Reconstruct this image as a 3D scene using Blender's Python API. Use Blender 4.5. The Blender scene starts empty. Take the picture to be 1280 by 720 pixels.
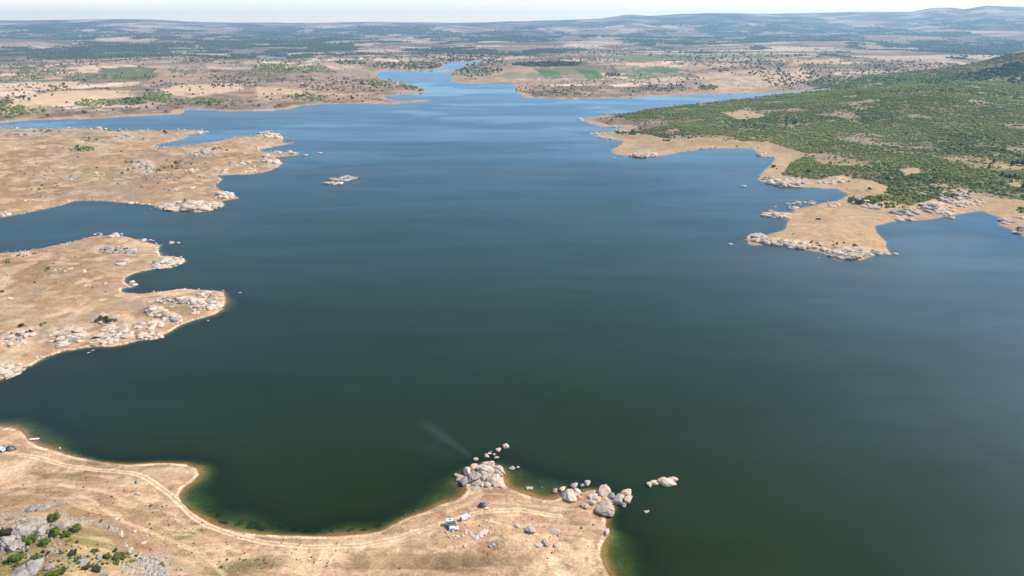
import bpy, bmesh, math, random
import numpy as np

R_ = math.radians
rng = np.random.default_rng(7)
random.seed(7)
scene = bpy.context.scene
COL = scene.collection

# ------------------------------------------------------------------ camera model
F, PW, PH = 880.0, 1280.0, 720.0
CAMZ = 190.0
PITCH = R_(20.4)
SP, CP = math.sin(PITCH), math.cos(PITCH)

def ray(px, py):
    px = np.asarray(px, float); py = np.asarray(py, float)
    xc = (px - PW / 2) / F; yc = (PH / 2 - py) / F
    return xc, CP + yc * SP, -SP + yc * CP          # forward depth 1

def plane(px, py, z=0.0):
    dx, dy, dz = ray(px, py)
    t = (CAMZ - z) / -dz
    return np.stack([dx * t, dy * t], -1)

def pxm(p):                                          # pixels (of 1280) per metre at world point(s)
    p = np.asarray(p, float)
    depth = p[..., 1] * CP + (CAMZ - p[..., 2]) * SP
    return F / np.maximum(depth, 1.0)

def project(p):
    p = np.asarray(p, float)
    y = p[..., 1]; z = p[..., 2] - CAMZ
    depth = y * CP - z * SP; up = y * SP + z * CP
    return PW / 2 + F * p[..., 0] / depth, PH / 2 - F * up / depth, depth

# ------------------------------------------------------------------ noise
def _hash(xi, yi, seed):
    h = (xi.astype(np.int64) * 374761393 + yi.astype(np.int64) * 668265263 + seed * 974711 + 1013904223) & 0xffffffff
    h = ((h ^ (h >> 13)) * 1274126177) & 0xffffffff
    h = ((h ^ (h >> 16)) * 2246822519) & 0xffffffff
    return ((h ^ (h >> 15)) & 0xffffff).astype(np.float32) / np.float32(0xffffff)

def vnoise(x, y, seed=0):
    xf = np.floor(x); yf = np.floor(y)
    u = (x - xf).astype(np.float32); v = (y - yf).astype(np.float32)
    u = u * u * u * (u * (u * 6 - 15) + 10); v = v * v * v * (v * (v * 6 - 15) + 10)
    a = _hash(xf, yf, seed); b = _hash(xf + 1, yf, seed); c = _hash(xf, yf + 1, seed); d = _hash(xf + 1, yf + 1, seed)
    return a + (b - a) * u + (c - a) * v + (a - b - c + d) * u * v

def fbm(x, y, wl, octaves=4, seed=0, gain=0.5):      # about 0..1, mean 0.5
    s = 0.0; a = 1.0; n = 0.0
    x = x / wl; y = y / wl
    for o in range(octaves):
        s = s + a * vnoise(x, y, seed + o * 17); n += a; a *= gain
        x, y = 1.93 * x * 0.8 - 1.93 * y * 0.6 + 5.2, 1.93 * x * 0.6 + 1.93 * y * 0.8 + 1.3
    return s / n

def sstep(a, b, x):
    t = np.clip((x - a) / (b - a), 0, 1)
    return t * t * (3 - 2 * t)

def lerp(a, b, t):
    return a + (b - a) * t

# ------------------------------------------------------------------ shorelines (traced, then laid out on the ground in metres)
A_ = [(-900,500),(-500,505),(-300,508),(-150,518),(0,533),(15.6,534.4),(28,538.8),(36.7,550.5),(47,557.5),(62.5,561.4),(78,566),(94,571),
(117,575.5),(140.6,579),(164,580),(189,578.6),(215.5,578.5),(233,579.5),(245.5,585.5),(250,593),(242,601),(229,610),(224.4,619),
(226.7,629),(235.5,637.8),(249,647.8),(271,657.8),(293,663),(326.7,667.8),(360,669.3),(399.4,670.5),(428.6,670.4),(457.8,668.5),
(475.3,664.6),(489,657.8),(504.5,650),(516,645),(533.6,639.3),(549,632.5),(566.7,627.6),(578.4,621.8),(585,613),(584,607),(577,602),
(581,593),(590,586),(604,581),(620,583),(628,590),(628,602),(630,608),(637,612),(651,616.5),(665,622),(679,625.4),(694,626),(704,622),
(722,619),(735,614),(752,613),(760,622),(764,633),(757,642),(754.5,647),(755,657.7),(760,666.5),(755,675),(751,685),(751.4,694.7),
(755,706),(761,719),(773,745),(795,790),(840,860),(900,980),(1000,1200),(1300,1700)]
A_world = [tuple(p) for p in plane(*np.array(A_).T)] + [(300, -300), (900, -900), (900, -3000), (-6000, -3000), (-6000, 500)]
B_ = [(-320,318),(-150,316),(0,316.7),(41.7,312),(69.4,306.4),(97,300.8),(116.7,295.3),(133,294.4),(155.6,296),(178,301.7),(200,306.4),(198,313),
(201,319.7),(215,320.5),(229,323),(230.5,327),(211,335),(189,337),(169,341),(157,346.7),(154,352),(160,356.4),(168,356.6),(162,359),(151,360.5),
(151.4,365.5),(172,367.8),(194.4,365.5),(211,363.3),(228,361),(250,362),(266.7,362.8),(279,364.7),(282,375.8),(277.8,387),
(266.7,393.3),(244.4,399.4),(222,407.8),(208,416),(194.4,421.7),(172,425),(155.6,430),(139,432.8),(119.4,432.8),(105.6,434),
(77.8,438.3),(55.6,446.7),(39,456.4),(25,460.6),(14,466.7),(0,474.4),(-60,490),(-160,500),(-340,500)]
C_ = [(-160,170),(-60,162),(0,160.7),(50,160.5),(100,160.5),(125,161),(136,163),(160,162.5),(200,163),(237.5,162),(257.5,163.7),(255,167),
(237.5,168.7),(230,173.7),(212.5,177.5),(195,181),(189,184.5),(225,182.5),(250,179.5),(275,176),(295,171),(320,169.5),
(325,167.5),(340,165.7),(354,171),(352.5,177.5),(366,178.7),(350,182.5),(322,187.5),(325,190),(347.5,190),(375,190),(370,193.7),
(345,197),(342.5,198.7),(352.5,203.7),(347.5,208.7),(332.5,215),(315,217.5),(300,218),(269,219.5),(277.5,223.7),(271,231),
(271,236),(285,241),(297.5,248),(276,251),(279,257),(262,263),(247.5,265),(222,263.5),(200,262),(199,257.5),(175,255),(150,253),
(125,250.7),(92.5,250.7),(77.5,256),(50,262.5),(20,268.7),(0,272.5),(-120,285),(-330,310),(-600,330)]
D_ = [(-400,160),(-160,161),(0,154.5),(27.5,151),(75,149.5),(120,149),(155,146),(187.5,145),(225,143),(232.5,137.5),(255,137.5),(287.5,139.5),
(320,139),(357.5,137.5),(375,132.5),(407.5,130.5),(452.5,129.5),(495,130.5),(520,128),(548,125),(495,125.6),(482.5,123),
(480,120.5),(507.5,118.7),(540,115),(520,108.7),(495,101),(475,98),(470,93.7),(480,88),(510,89.5),(545,87.5),(555,83.7),
(560,78.7),(585,77.5),(599,75.5),(601,77),(582.5,80),(577.5,85),(550,91),(567.5,94.5),(562.5,102),(580,105),(610,105),(640,105.3),
(648,107),(642,111),(645,115),(657.5,122.5),(715,125),(752.5,123),(790,122),(840,119.5),(890,118),(960,116.5),(985,115.5),
(1037,110.5),(1037,112),(985,117.3),(960,119.5),(935,122.5),(890,127.5),(852,131),(815,136),(780,142.5),(757.5,143.7),(722.5,150),(752.5,158.7),
(782,158.7),(770,163.7),(735,167),(752,172.5),(780,176.6),(777,180.5),(765,187),(764,190.5),(772,194),(800,196.5),(827,195),(850,190.5),(872,187),(886,185.6),(910,185.5),(941.5,186),
(944.5,190.4),(953,196),(971,196),(965,205),(952,217),(947.5,224.5),(974,233.4),(1019,235),(1048,236.4),(1060,243.8),(1048,251),
(1027.7,254),(992,261.7),(995,266),(953.5,264.6),(953.5,269),(989,275),(980,287),(959,294),(932.7,298.8),(938.6,306),(977,307.7),
(1024.7,315),(1048.5,325.5),(1075,325.5),(1096,318),(1114,317.5),(1108,310.6),(1108,301.7),(1096,290),(1093,282.4),(1114,277.4),
(1161,274.4),(1197,267.6),(1226.6,263),(1250,272),(1247,281),(1262,286),(1280,296),(1330,318),(1420,330),(1600,320),(1800,330)]
dpl = plane(*np.array(D_).T)
D_world = [tuple(p) for p in dpl] + [(4000, 600), (60000, 600), (60000, 60000), (-60000, 60000), (-60000, 1000), (-3000, 1000)]
POND_ = [(318,73),(324,71.4),(345,71.0),(360,71.8),(361.5,74),(357,75.6),(335,75),(320,74.6)]
POLYS = [np.array(A_world), plane(*np.array(B_).T), plane(*np.array(C_).T), np.array(D_world)]
POND = plane(*np.array(POND_).T)

def sd_poly(P, poly, chunk=40000):
    P = P.astype(np.float32); V = poly.astype(np.float32)
    A = V; B = np.roll(V, -1, 0); E = B - A
    L2 = np.maximum((E ** 2).sum(1), 1e-6)
    out = np.empty(len(P), np.float32)
    for s in range(0, len(P), chunk):
        q = P[s:s + chunk]
        dx = q[:, 0:1] - A[:, 0]; dy = q[:, 1:2] - A[:, 1]
        t = np.clip((dx * E[:, 0] + dy * E[:, 1]) / L2, 0, 1)
        d2 = ((dx - t * E[:, 0]) ** 2 + (dy - t * E[:, 1]) ** 2).min(1)
        c = ((A[:, 1] > q[:, 1:2]) != (B[:, 1] > q[:, 1:2]))
        with np.errstate(divide='ignore', invalid='ignore'):
            xin = A[:, 0] + (q[:, 1:2] - A[:, 1]) * E[:, 0] / E[:, 1]
        ins = ((c & (q[:, 0:1] < xin)).sum(1) % 2) == 1
        out[s:s + chunk] = np.where(ins, 1, -1) * np.sqrt(d2)
    return out

def inside(P, poly):
    poly = np.asarray(poly, float)
    lo = poly.min(0); hi = poly.max(0)
    r = np.zeros(len(P), bool)
    m = (P[:, 0] >= lo[0]) & (P[:, 0] <= hi[0]) & (P[:, 1] >= lo[1]) & (P[:, 1] <= hi[1])
    if m.any():
        r[m] = sd_poly(P[m], poly) > 0
    return r

def edge_mask(P, poly, soft):                        # 0..1 with a soft edge (metres)
    poly = np.asarray(poly, float)
    lo = poly.min(0) - soft; hi = poly.max(0) + soft
    r = np.zeros(len(P), np.float32)
    m = (P[:, 0] >= lo[0]) & (P[:, 0] <= hi[0]) & (P[:, 1] >= lo[1]) & (P[:, 1] <= hi[1])
    if m.any():
        r[m] = sstep(-soft, soft, sd_poly(P[m], poly))
    return r

def signed(P):
    x, y = P[:, 0], P[:, 1]
    rr = np.hypot(x, y)
    sd = np.full(len(P), 4000.0, np.float32); reg = np.full(len(P), 3, np.int8)
    near = rr < 7000
    Q = P[near]
    s = np.full(len(Q), -1e6, np.float32); g = np.zeros(len(Q), np.int8)
    for i, pl in enumerate(POLYS):
        d = sd_poly(Q, pl)
        g = np.where(d > s, i, g).astype(np.int8)
        s = np.maximum(s, d)
    s = np.minimum(s, -sd_poly(Q, POND))
    qr = rr[near]
    amp = np.minimum(0.5 + 0.0032 * qr, 9.0)
    n = (fbm(Q[:, 0], Q[:, 1], 9.0, 3, 3) - 0.5) * np.exp(-qr / 700) + (fbm(Q[:, 0], Q[:, 1], 34.0, 3, 5) - 0.5) * 1.1
    s = s + n * amp * 1.3
    sd[near] = s; reg[near] = g
    return sd, reg

# skyline: elevation of the far ridge by bearing
SKY_PX = [(-700,22),(-300,26),(0,24.5),(60,24.5),(150,23),(185,23.5),(235,26),(290,27.5),(400,28),(440,27.3),(470,26.8),(560,28),(640,26),(700,24.8),
(750,22.5),(785,17.2),(812,19.5),(850,17),(885,15.2),(960,17),(1010,16),(1060,14.5),(1140,14.5),(1165,9.5),(1190,9),(1205,11),(1235,6.5),
(1280,8),(1350,7),(1500,16),(1700,22)]
_s = np.array(SKY_PX, float)
_dx, _dy, _dz = ray(_s[:, 0], _s[:, 1])
SKY_AZ = np.arctan2(_dx, _dy); SKY_EL = _dz / np.hypot(_dx, _dy)
RIDGE = 17000.0
def gauss(P, c, r):
    return np.exp(-((P[:, 0] - c[0]) ** 2 + (P[:, 1] - c[1]) ** 2) / (r * r))

HILL_R = plane(1345, 110); HILL_R2 = plane(1230, 150); HILL_R3 = plane(1130, 128)
KNOLL = plane(30, 735); KNOLL2 = plane(210, 745)
SHELF = [(plane(232, 628), 16), (plane(300, 655), 14), (plane(440, 662), 10), (plane(550, 615), 14), (plane(655, 605), 14), (plane(688, 612), 12),
         (plane(775, 690), 13), (plane(790, 725), 14), (plane(250, 590), 8), (plane(30, 530), 16), (plane(60, 550), 14), (plane(295, 378), 16)]

# outcrops: (x, y, rx, ry, number, size range px, colour, slant, phrase)
CLUST = [
 (22,424,20,9,26,(3,10),'pink',-.42,'slanting outcrop at the left of the middle spit'), (10,463,20,9,34,(3,10),'pink',-.35,'shore rocks at the left edge of the middle spit'),
 (50,446,7,3,8,(2,5),'pink',-.2,'small shore outcrop of the middle spit'), (86,422,27,10,46,(3,11),'pink',-.2,'big pale outcrop on the south shore of the middle spit'),
 (132,402,16,5,14,(3,7),'grey',-.1,'dark bushy outcrop on the middle spit'), (146,416,20,10,34,(3,11),'pink',-.25,'pale sloping outcrop on the south shore of the middle spit'), (128,428,20,4,22,(2.5,6),'pink',-.2,'broken shore rocks of the middle spit'),
 (187,420,20,5,24,(3,7),'pink',-.08,'dark footed shore outcrop near the tip of the middle spit'), (185,407,18,5,24,(3,8),'pink',-.2,'lower ridge of rocks on the middle spit'), (213,398,14,6,20,(3,8),'pink',.3,'upper ridge of rocks on the middle spit'),
 (195,390,12,5,14,(3,8),'pink',-.1,'round outcrop on the middle spit'), (237,376,26,4,26,(3,7),'pink',.05,'rocky tip of the middle spit'), (258,383,20,5,30,(3,8),'pink',-.15,'rocky tip of the middle spit'), (243,390,6,3,6,(3,6),'pink',0,'pink rocks near the tip of the middle spit'),
 (264,370,16,4,16,(2,6),'pink',.25,'rocky tip of the middle spit'), (205,376,20,3,14,(2,5),'pink',-.1,'rocky tip of the middle spit'), (220,382,10,3,9,(2,5),'grey',0,'grey rocks on the middle spit'), (279,372,3,7,12,(1.5,3),'pink',0,'stony lip at the tip of the middle spit'),
 (148,313,28,4,34,(2.5,8),'grey',.05,'grey outcrop on the back of the middle spit'), (145,294,12,2.2,12,(3,6),'pink',.05,'white rocks on the north shore of the middle spit'), (122,293,5,2,4,(3,7),'pink',0,'white rock off the north shore of the middle spit'), (182,300,10,2,9,(2,6),'pink',0.1,'white rocks at the north corner of the middle spit'),
 (208,329,19,7,32,(3,11),'pink',-.2,'white rock point on the middle spit'), (167,355,6,2.5,7,(3,6),'pink',0,'white rocks in the small cove of the middle spit'), (156,329,7,4,7,(3,9),'pink',0,'pale dome on the middle spit'), (106,339,3,2,3,(2,5),'pink',0,'small pale rock on the middle spit'),
 (110,357,4,2,3,(2,6),'pink',0,'small pale slab on the middle spit'), (131,354,2,1.5,2,(2,4),'pink',0,'small stone on the middle spit'), (33,316,8,2,9,(2,4),'pink',-.1,'stones on the north shore of the middle spit'), (85,321,14,2,9,(2,4),'grey',-.1,'stones on the back of the middle spit'), (8,374,8,3,5,(2,5),'pink',-.1,'stones at the left edge of the middle spit'), (85,337,18,2.5,9,(2,4),'pink',0,'stones on the back of the middle spit'),
 (237,258,36,6,54,(4,14),'pink',-.02,'white rock shelf on the far spit'), (272,256,9,3,8,(4,9),'pink',-.1,'white rock shelf on the far spit'), (280,244,14,4,18,(2,7),'pink',.1,'rocky corner of the far spit'), (268,246,8,2,6,(2,5),'pink',0,'rocky corner of the far spit'), (162,253.5,5,1.5,3,(4,8),'pink',0,'white shore rock of the far spit'), (188,255,3,1,2,(2,5),'pink',0,'small shore rock of the far spit'),
 (238,213,8,3,7,(3,8),'pink',0,'white rocks inland on the far spit'), (180,212,13,6,22,(2,6),'grey',.1,'grey outcrop inland on the far spit'), (252,193,18,3,16,(2,7),'grey',-.1,'grey outcrop on the back of the far spit'), (284,214,6,3,5,(3,8),'pink',0,'white rock at the notch of the far spit'), (312,212,9,4,9,(3,9),'pink',-.1,'white rocks on the east shore of the far spit'),
 (300,204,13,2,9,(3,7),'pink',0,'white rocks on the east end of the far spit'), (338,201,12,6,22,(3,9),'pink',.35,'white rocky nose of the far spit'), (335,168,14,4,22,(2.5,8),'pink',-.1,'rocky head at the east end of the far spit'), (350,172,4,3,6,(3,7),'pink',0,'rocky head at the east end of the far spit'), (367,191,7,1.6,5,(2,6),'pink',0,'tail of rocks off the far spit'), (345,190.5,6,1.2,5,(2,5),'pink',0,'tail of rocks off the far spit'),
 (252,164.5,7,2,7,(2,6),'pink',0,'white rocks on the thin far fork'), (124,161,8,1.5,7,(2,6),'pink',0.1,'white rocks on the north shore of the far spit'), (160,171,12,3,12,(2,5),'grey',.1,'grey outcrop on the thin far fork'), (35,170,16,3,16,(2,6),'grey',.15,'grey outcrop at the left of the far spit'), (122,218,8,2,7,(2,5),'grey',0,'grey stones on the far spit'), (85,223,8,2,6,(2,5),'grey',-.1,'grey stones on the far spit'), (217,237,6,2,5,(2,6),'pink',0,'pale slabs on the far spit'), (241,234,6,2,5,(2,6),'pink',.3,'pale slabs on the far spit'), (5,268,8,3,8,(3,6),'pink',-.1,'shore rocks at the left edge of the far spit'), (35,250,8,2,4,(2,4),'pink',0,'stones on the far spit'), (100,178,10,3,9,(2,4),'grey',0,'grey stones by bushes on the far spit'),
 (425,227,15,4,0,(5,10),'pink',-.2,'island'), 
 (803,193.5,15,3,22,(2.5,8),'pink',-.05,'pale shore rocks below the scrub on the far right bank'), (747,167,10,2,9,(2,4),'pink',.1,'stony point on the far right bank'), (727,150,6,1.5,5,(2,4),'pink',0,'stony point on the far right bank'), (952,193,6,3,7,(3,7),'pink',.3,'pink rocks at the head of the right cove'),
 (985,228,26,4.5,36,(3,9),'pink',.05,'pink rocks along the cove on the right bank'), (1040,227,18,3,12,(2.5,7),'pink',-.1,'pink rocks along the cove on the right bank'), (960,223,8,2,6,(3,7),'grey',0,'grey rocks at the cove mouth on the right bank'), (1000,254,22,3,22,(3,8),'grey',-.15,'dark footed rocks on the north side of the right spit'), (990,261,5,3,5,(4,7),'grey',-.3,'dark footed rocks on the north side of the right spit'), (1041,257,7,2.5,7,(3,8),'pink',0,'pale rock on the neck of the right spit'),
 (972,269,16,3.5,20,(4,10),'pink',.1,'flat white rocks on the west side of the right spit'), (962,266,6,2,3,(5,9),'grey',0,'dark rock on the west side of the right spit'), (945,298,11,4.5,16,(4,12),'pink',.1,'rocky west tip of the right spit'), (970,303,16,3.5,24,(3,10),'pink',.1,'rock rim of the right spit'), (1003,306,22,4,34,(3,11),'pink',.15,'rock rim of the right spit'), (1040,313,14,4,20,(2.5,7),'pink',.2,'rock rim of the right spit'), (1060,317,22,7,40,(4,13),'pink',0,'big pale rocks at the south tip of the right spit'), (1090,316,10,3,12,(3,8),'grey',.1,'rocks at the south tip of the right spit'), (1112,317.5,7,1,3,(3,7),'pink',0,'flat rock awash off the south tip of the right spit'),
 (1172,261,19,6,24,(4,13),'pink',.15,'broad pink slabs on the right shore'), (1195,253,22,5,30,(3,9),'pink',.3,'broad pink slabs on the right shore'), (1180,245,34,4,44,(2,7),'grey',.1,'grey rock slope above the right shore'), (1132,266,14,6,26,(3,9),'pink',-.2,'shore rocks right of the neck'), (1128,274.5,14,1.6,7,(4,10),'pink',0,'flat shore slabs right of the neck'), (1095,259,18,3,14,(3,9),'pink',.1,'pink slabs on the neck of the right spit'), (1075,251,14,4,18,(3,8),'grey',0,'grey rocks among bushes on the neck'), (1150,262,10,4,10,(3,8),'pink',.2,'shore rocks right of the neck'), (1222,253,10,4,10,(3,8),'pink',.2,'pink slabs near the small inlet on the right'), (1187,270,8,3,8,(3,8),'pink',.4,'pink slabs on the right shore'),
 (1257,277,8,4,12,(4,10),'pink',.1,'rocks by the right edge'), (1277,288,8,5,12,(4,11),'grey',.1,'rocks by the right edge'), (1274,273,6,2,5,(4,9),'pink',0,'rocks by the right edge'),
 (760,488.0,0,0,0,(2,3),'pink',0,'none')]

ROCKY = []
for x_, y_, rx2, ry2, n_, rng_, c_, sl_, ph_ in CLUST:
    if rx2 < 9 or n_ < 12: continue
    c0 = plane(x_, y_); e1 = plane(x_ + rx2, y_ + sl_ * rx2 * 0.5) - c0; e2 = plane(x_, y_ - ry2) - c0
    ROCKY.append((c0, np.linalg.inv(np.column_stack([e1, e2])), min(np.hypot(*e1), np.hypot(*e2)), c_))

def outcrop(P, want=False):                          # how rocky the ground is (0..1); optionally split by colour
    m = np.zeros(len(P), np.float32); g = np.zeros(len(P), np.float32)
    for c0, inv, size, c in ROCKY:
        R0 = 2.2 / np.abs(inv).max() * 3
        k = (np.abs(P[:, 0] - c0[0]) < R0) & (np.abs(P[:, 1] - c0[1]) < R0)
        if not k.any(): continue
        u = (P[k] - c0) @ inv.T
        v = np.exp(-((u ** 2).sum(1)) ** 1.5 * 0.8)
        m[k] = np.maximum(m[k], v)
        if c == 'grey': g[k] = np.maximum(g[k], v)
    return (m, g) if want else m

def height(P, full=False):
    P = np.asarray(P, float)
    x, y = P[:, 0], P[:, 1]
    rr = np.hypot(x, y); az = np.arctan2(x, y)
    sd, reg = signed(P)
    d = np.maximum(sd, 0)
    # gentle banks, lower on the narrow spits
    bank = 0.09 * 14 * (1 - np.exp(-d / 14.0)) + np.minimum(0.022 * d, 7.0) * sstep(0, 60, d)
    big = (fbm(x, y, 420.0, 4, 11) - 0.45)
    mid = (fbm(x, y, 70.0, 4, 12) - 0.5)
    sml = (fbm(x, y, 7.0, 3, 13) - 0.5)
    wl = sstep(5, 120, d)
    z = bank + wl * np.maximum(big, -0.2) * np.minimum(24, 0.05 * d + 2) + sstep(2, 40, d) * mid * 3.2 + sstep(0.5, 10, d) * sml * 0.9 * np.exp(-rr / 1500)
    rel = sstep(1500, 4200, rr)
    z = z + rel * sstep(60, 500, d) * (fbm(x, y, 900.0, 4, 21) * 46 - 14)
    # the scrub hill on the right
    z = z + sstep(20, 400, d) * (108 * gauss(P, HILL_R, 250) + 30 * gauss(P, HILL_R, 600) + 26 * gauss(P, HILL_R2, 420) + 20 * gauss(P, HILL_R3, 330)) * np.where(x > 0, 1, 0)
    # knoll with the grey rocks under the camera's left
    z = z + sstep(5, 60, d) * (13 * gauss(P, KNOLL, 62) + 7 * gauss(P, KNOLL2, 40))
    oc = outcrop(P) * sstep(0.3, 4, d)
    lump = fbm(x, y, 11.0, 4, 33, 0.6); lump2 = 1 - np.abs(2 * fbm(x + 40, y, 5.0, 3, 37) - 1)
    z = z + oc * (0.4 + 4.2 * np.maximum(lump - 0.36, 0) * 1.6 + 0.9 * (lump2 - .6))
    # far country
    f = sstep(4800, RIDGE, rr)
    el = np.interp(az, SKY_AZ, SKY_EL)
    zr = CAMZ + el * RIDGE
    prof = np.exp(-((rr - RIDGE) / 4200.0) ** 2)
    w = np.where(rr < RIDGE, prof, 1 - 0.6 * sstep(RIDGE, 21500, rr))
    rol = fbm(x, y, 2600.0, 5, 31)
    rid = 1 - np.abs(2 * fbm(x, y, 3600.0, 5, 41) - 1)
    zf = 14 + f * (60 + 170 * (rol - 0.4)) + sstep(5000, 8000, rr) * (fbm(x, y, 1000, 4, 35) - 0.45) * 95 + f * (1 - w) * (rid - 0.62) * 260
    zf = zf * (1 - w) + w * (zr - 12 + 26 * (fbm(x, y, 900, 4, 51) - 0.5) * 1.2)
    z = np.where(rr > 4000, lerp(z, zf, sstep(4000, 6500, rr)), z)
    # under water
    sh = np.zeros(len(P), np.float32)
    for c, r in SHELF:
        sh += gauss(P, c, r)
    slope = 0.30 / (1 + 2.2 * np.minimum(sh, 1.6)) * (0.6 + 0.8 * fbm(x, y, 16.0, 3, 61))
    dep = -np.minimum(-np.minimum(sd, 0) * slope, 9.0)
    z = np.where(sd > 0, np.maximum(z, 0.02 * np.minimum(d, 3) + 0.01), dep - 0.01)
    if full:
        return z.astype(np.float32), sd, reg
    return z

def hgrid(x, y):                                      # ground height read back from the sheet
    a = np.interp(np.arctan2(x, y), az, np.arange(NA)); r = np.interp(np.hypot(x, y), rad, np.arange(NR))
    a0 = np.minimum(a.astype(int), NA - 2); r0 = np.minimum(r.astype(int), NR - 2); u = a - a0; v = r - r0
    Zg = Z.reshape(NR, NA)
    return (Zg[r0, a0] * (1 - u) + Zg[r0, a0 + 1] * u) * (1 - v) + (Zg[r0 + 1, a0] * (1 - u) + Zg[r0 + 1, a0 + 1] * u) * v

def at(px, py, minz=-0.15):                           # where the sight line meets the ground (arrays or scalars)
    px = np.atleast_1d(np.asarray(px, float)); py = np.atleast_1d(np.asarray(py, float))
    dx, dy, dz = ray(px, py)
    out = np.zeros((len(px), 3)); live = np.ones(len(px), bool); lo = np.full(len(px), 100.0); hi = np.full(len(px), 25000.0)
    tprev = 100.0
    for t in np.geomspace(100, 25000, 620)[1:]:
        i = np.where(live)[0]
        if not len(i): break
        z = CAMZ + dz[i] * t
        hit = z < np.maximum(hgrid(dx[i] * t, dy[i] * t), minz)
        k = i[hit]; lo[k] = tprev; hi[k] = t; live[k] = False
        tprev = t
    for _ in range(16):
        m = (lo + hi) / 2
        hit = CAMZ + dz * m < np.maximum(hgrid(dx * m, dy * m), minz)
        hi = np.where(hit, m, hi); lo = np.where(hit, lo, m)
    m = np.where(live, 25000.0, hi)
    return np.column_stack([dx * m, dy * m, np.maximum(hgrid(dx * m, dy * m), minz)])

# ------------------------------------------------------------------ object helpers
def tag(o, label=None, cat=None, group=None, kind=None):
    if label: o['label'] = label
    if cat: o['category'] = cat
    if group: o['group'] = group
    if kind: o['kind'] = kind
    return o

def link(name, mesh, mat=None, parent=None):
    o = bpy.data.objects.new(name, mesh)
    COL.objects.link(o)
    if mat: mesh.materials.append(mat)
    if parent: o.parent = parent
    return o

def thing(name, label, cat, loc=(0, 0, 0), rz=0.0, group=None):
    o = bpy.data.objects.new(name, None); COL.objects.link(o)
    o.location = loc; o.rotation_euler = (0, 0, rz); o.empty_display_size = 0.5
    return tag(o, label, cat, group)

def np_mesh(name, v, f, smooth=True):                # v (N,3), f (M,k) all the same k
    me = bpy.data.meshes.new(name)
    v = np.ascontiguousarray(v, np.float32); f = np.ascontiguousarray(f, np.int32)
    k = f.shape[1]
    me.vertices.add(len(v)); me.vertices.foreach_set('co', v.ravel())
    me.loops.add(f.size); me.loops.foreach_set('vertex_index', f.ravel())
    me.polygons.add(len(f))
    me.polygons.foreach_set('loop_start', np.arange(0, f.size, k, dtype=np.int32))
    me.polygons.foreach_set('loop_total', np.full(len(f), k, np.int32))
    me.polygons.foreach_set('use_smooth', np.full(len(f), smooth, bool))
    me.update(calc_edges=True)
    return me

class MB:                                            # collects boxes / tubes / prisms into one mesh
    def __init__(s): s.bm = bmesh.new()
    def box(s, x0, x1, y0, y1, z0, z1, bev=0.0):
        r = bmesh.ops.create_cube(s.bm, size=1.0)
        for v in r['verts']:
            v.co = ((x0 + x1) / 2 + v.co.x * (x1 - x0), (y0 + y1) / 2 + v.co.y * (y1 - y0), (z0 + z1) / 2 + v.co.z * (z1 - z0))
        if bev:
            es = {e for v in r['verts'] for e in v.link_edges}
            bmesh.ops.bevel(s.bm, geom=list(es), offset=bev, segments=2, affect='EDGES')
        return s
    def prism(s, prof, y0, y1, top=1.0, ztop=None):  # side outline in x-z extruded along y
        a = [s.bm.verts.new((x, y0, z)) for x, z in prof]; b = [s.bm.verts.new((x, y1, z)) for x, z in prof]
        s.bm.faces.new(a); s.bm.faces.new(b[::-1])
        n = len(prof)
        for i in range(n):
            s.bm.faces.new((a[i], b[i], b[(i + 1) % n], a[(i + 1) % n]))
        return s
    def tube(s, p, q, r, n=8):
        from mathutils import Vector
        p, q = Vector(p), Vector(q); d = q - p
        m = d.to_track_quat('Z', 'Y').to_matrix().to_4x4(); m.translation = (p + q) / 2
        bmesh.ops.create_cone(s.bm, cap_ends=True, segments=n, radius1=r, radius2=r, depth=d.length, matrix=m)
        return s
    def build(s, name, mat, parent=None, smooth=False, bevel=0.0):
        bmesh.ops.recalc_face_normals(s.bm, faces=s.bm.faces)
        if bevel:
            bmesh.ops.bevel(s.bm, geom=list(s.bm.edges), offset=bevel, segments=2, affect='EDGES', clamp_overlap=True)
        me = bpy.data.meshes.new(name); s.bm.to_mesh(me); s.bm.free()
        for p in me.polygons: p.use_smooth = smooth
        return link(name, me, mat, parent)

# ------------------------------------------------------------------ materials
def new_mat(name):
    m = bpy.data.materials.new(name); m.use_nodes = True
    nt = m.node_tree
    for n in list(nt.nodes): nt.nodes.remove(n)
    return m, nt, (lambda t, **k: _node(nt, t, k))

def _node(nt, t, k):
    n = nt.nodes.new(t)
    for a, b in k.items():
        if a.startswith('i_'):
            key = a[2:]
            n.inputs[int(key) if key.isdigit() else key.replace('_', ' ')].default_value = b
        else:
            setattr(n, a, b)
    return n

def simple_mat(name, col, rough=0.5, metal=0.0, var=0.12, scale=3.0):
    m, nt, N = new_mat(name)
    out = N('ShaderNodeOutputMaterial'); b = N('ShaderNodeBsdfPrincipled', i_Roughness=rough, i_Metallic=metal)
    geo = N('ShaderNodeTexCoord'); nz = N('ShaderNodeTexNoise', i_Scale=scale, i_Detail=4.0)
    mix = N('ShaderNodeMix', data_type='RGBA')
    mix.inputs['A'].default_value = (*[c * (1 - var) for c in col], 1); mix.inputs['B'].default_value = (*[min(1, c * (1 + var)) for c in col], 1)
    L = nt.links.new
    L(geo.outputs['Object'], nz.inputs['Vector']); L(nz.outputs['Fac'], mix.inputs['Factor'])
    L(mix.outputs['Result'], b.inputs['Base Color']); L(b.outputs[0], out.inputs[0])
    return m

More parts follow.
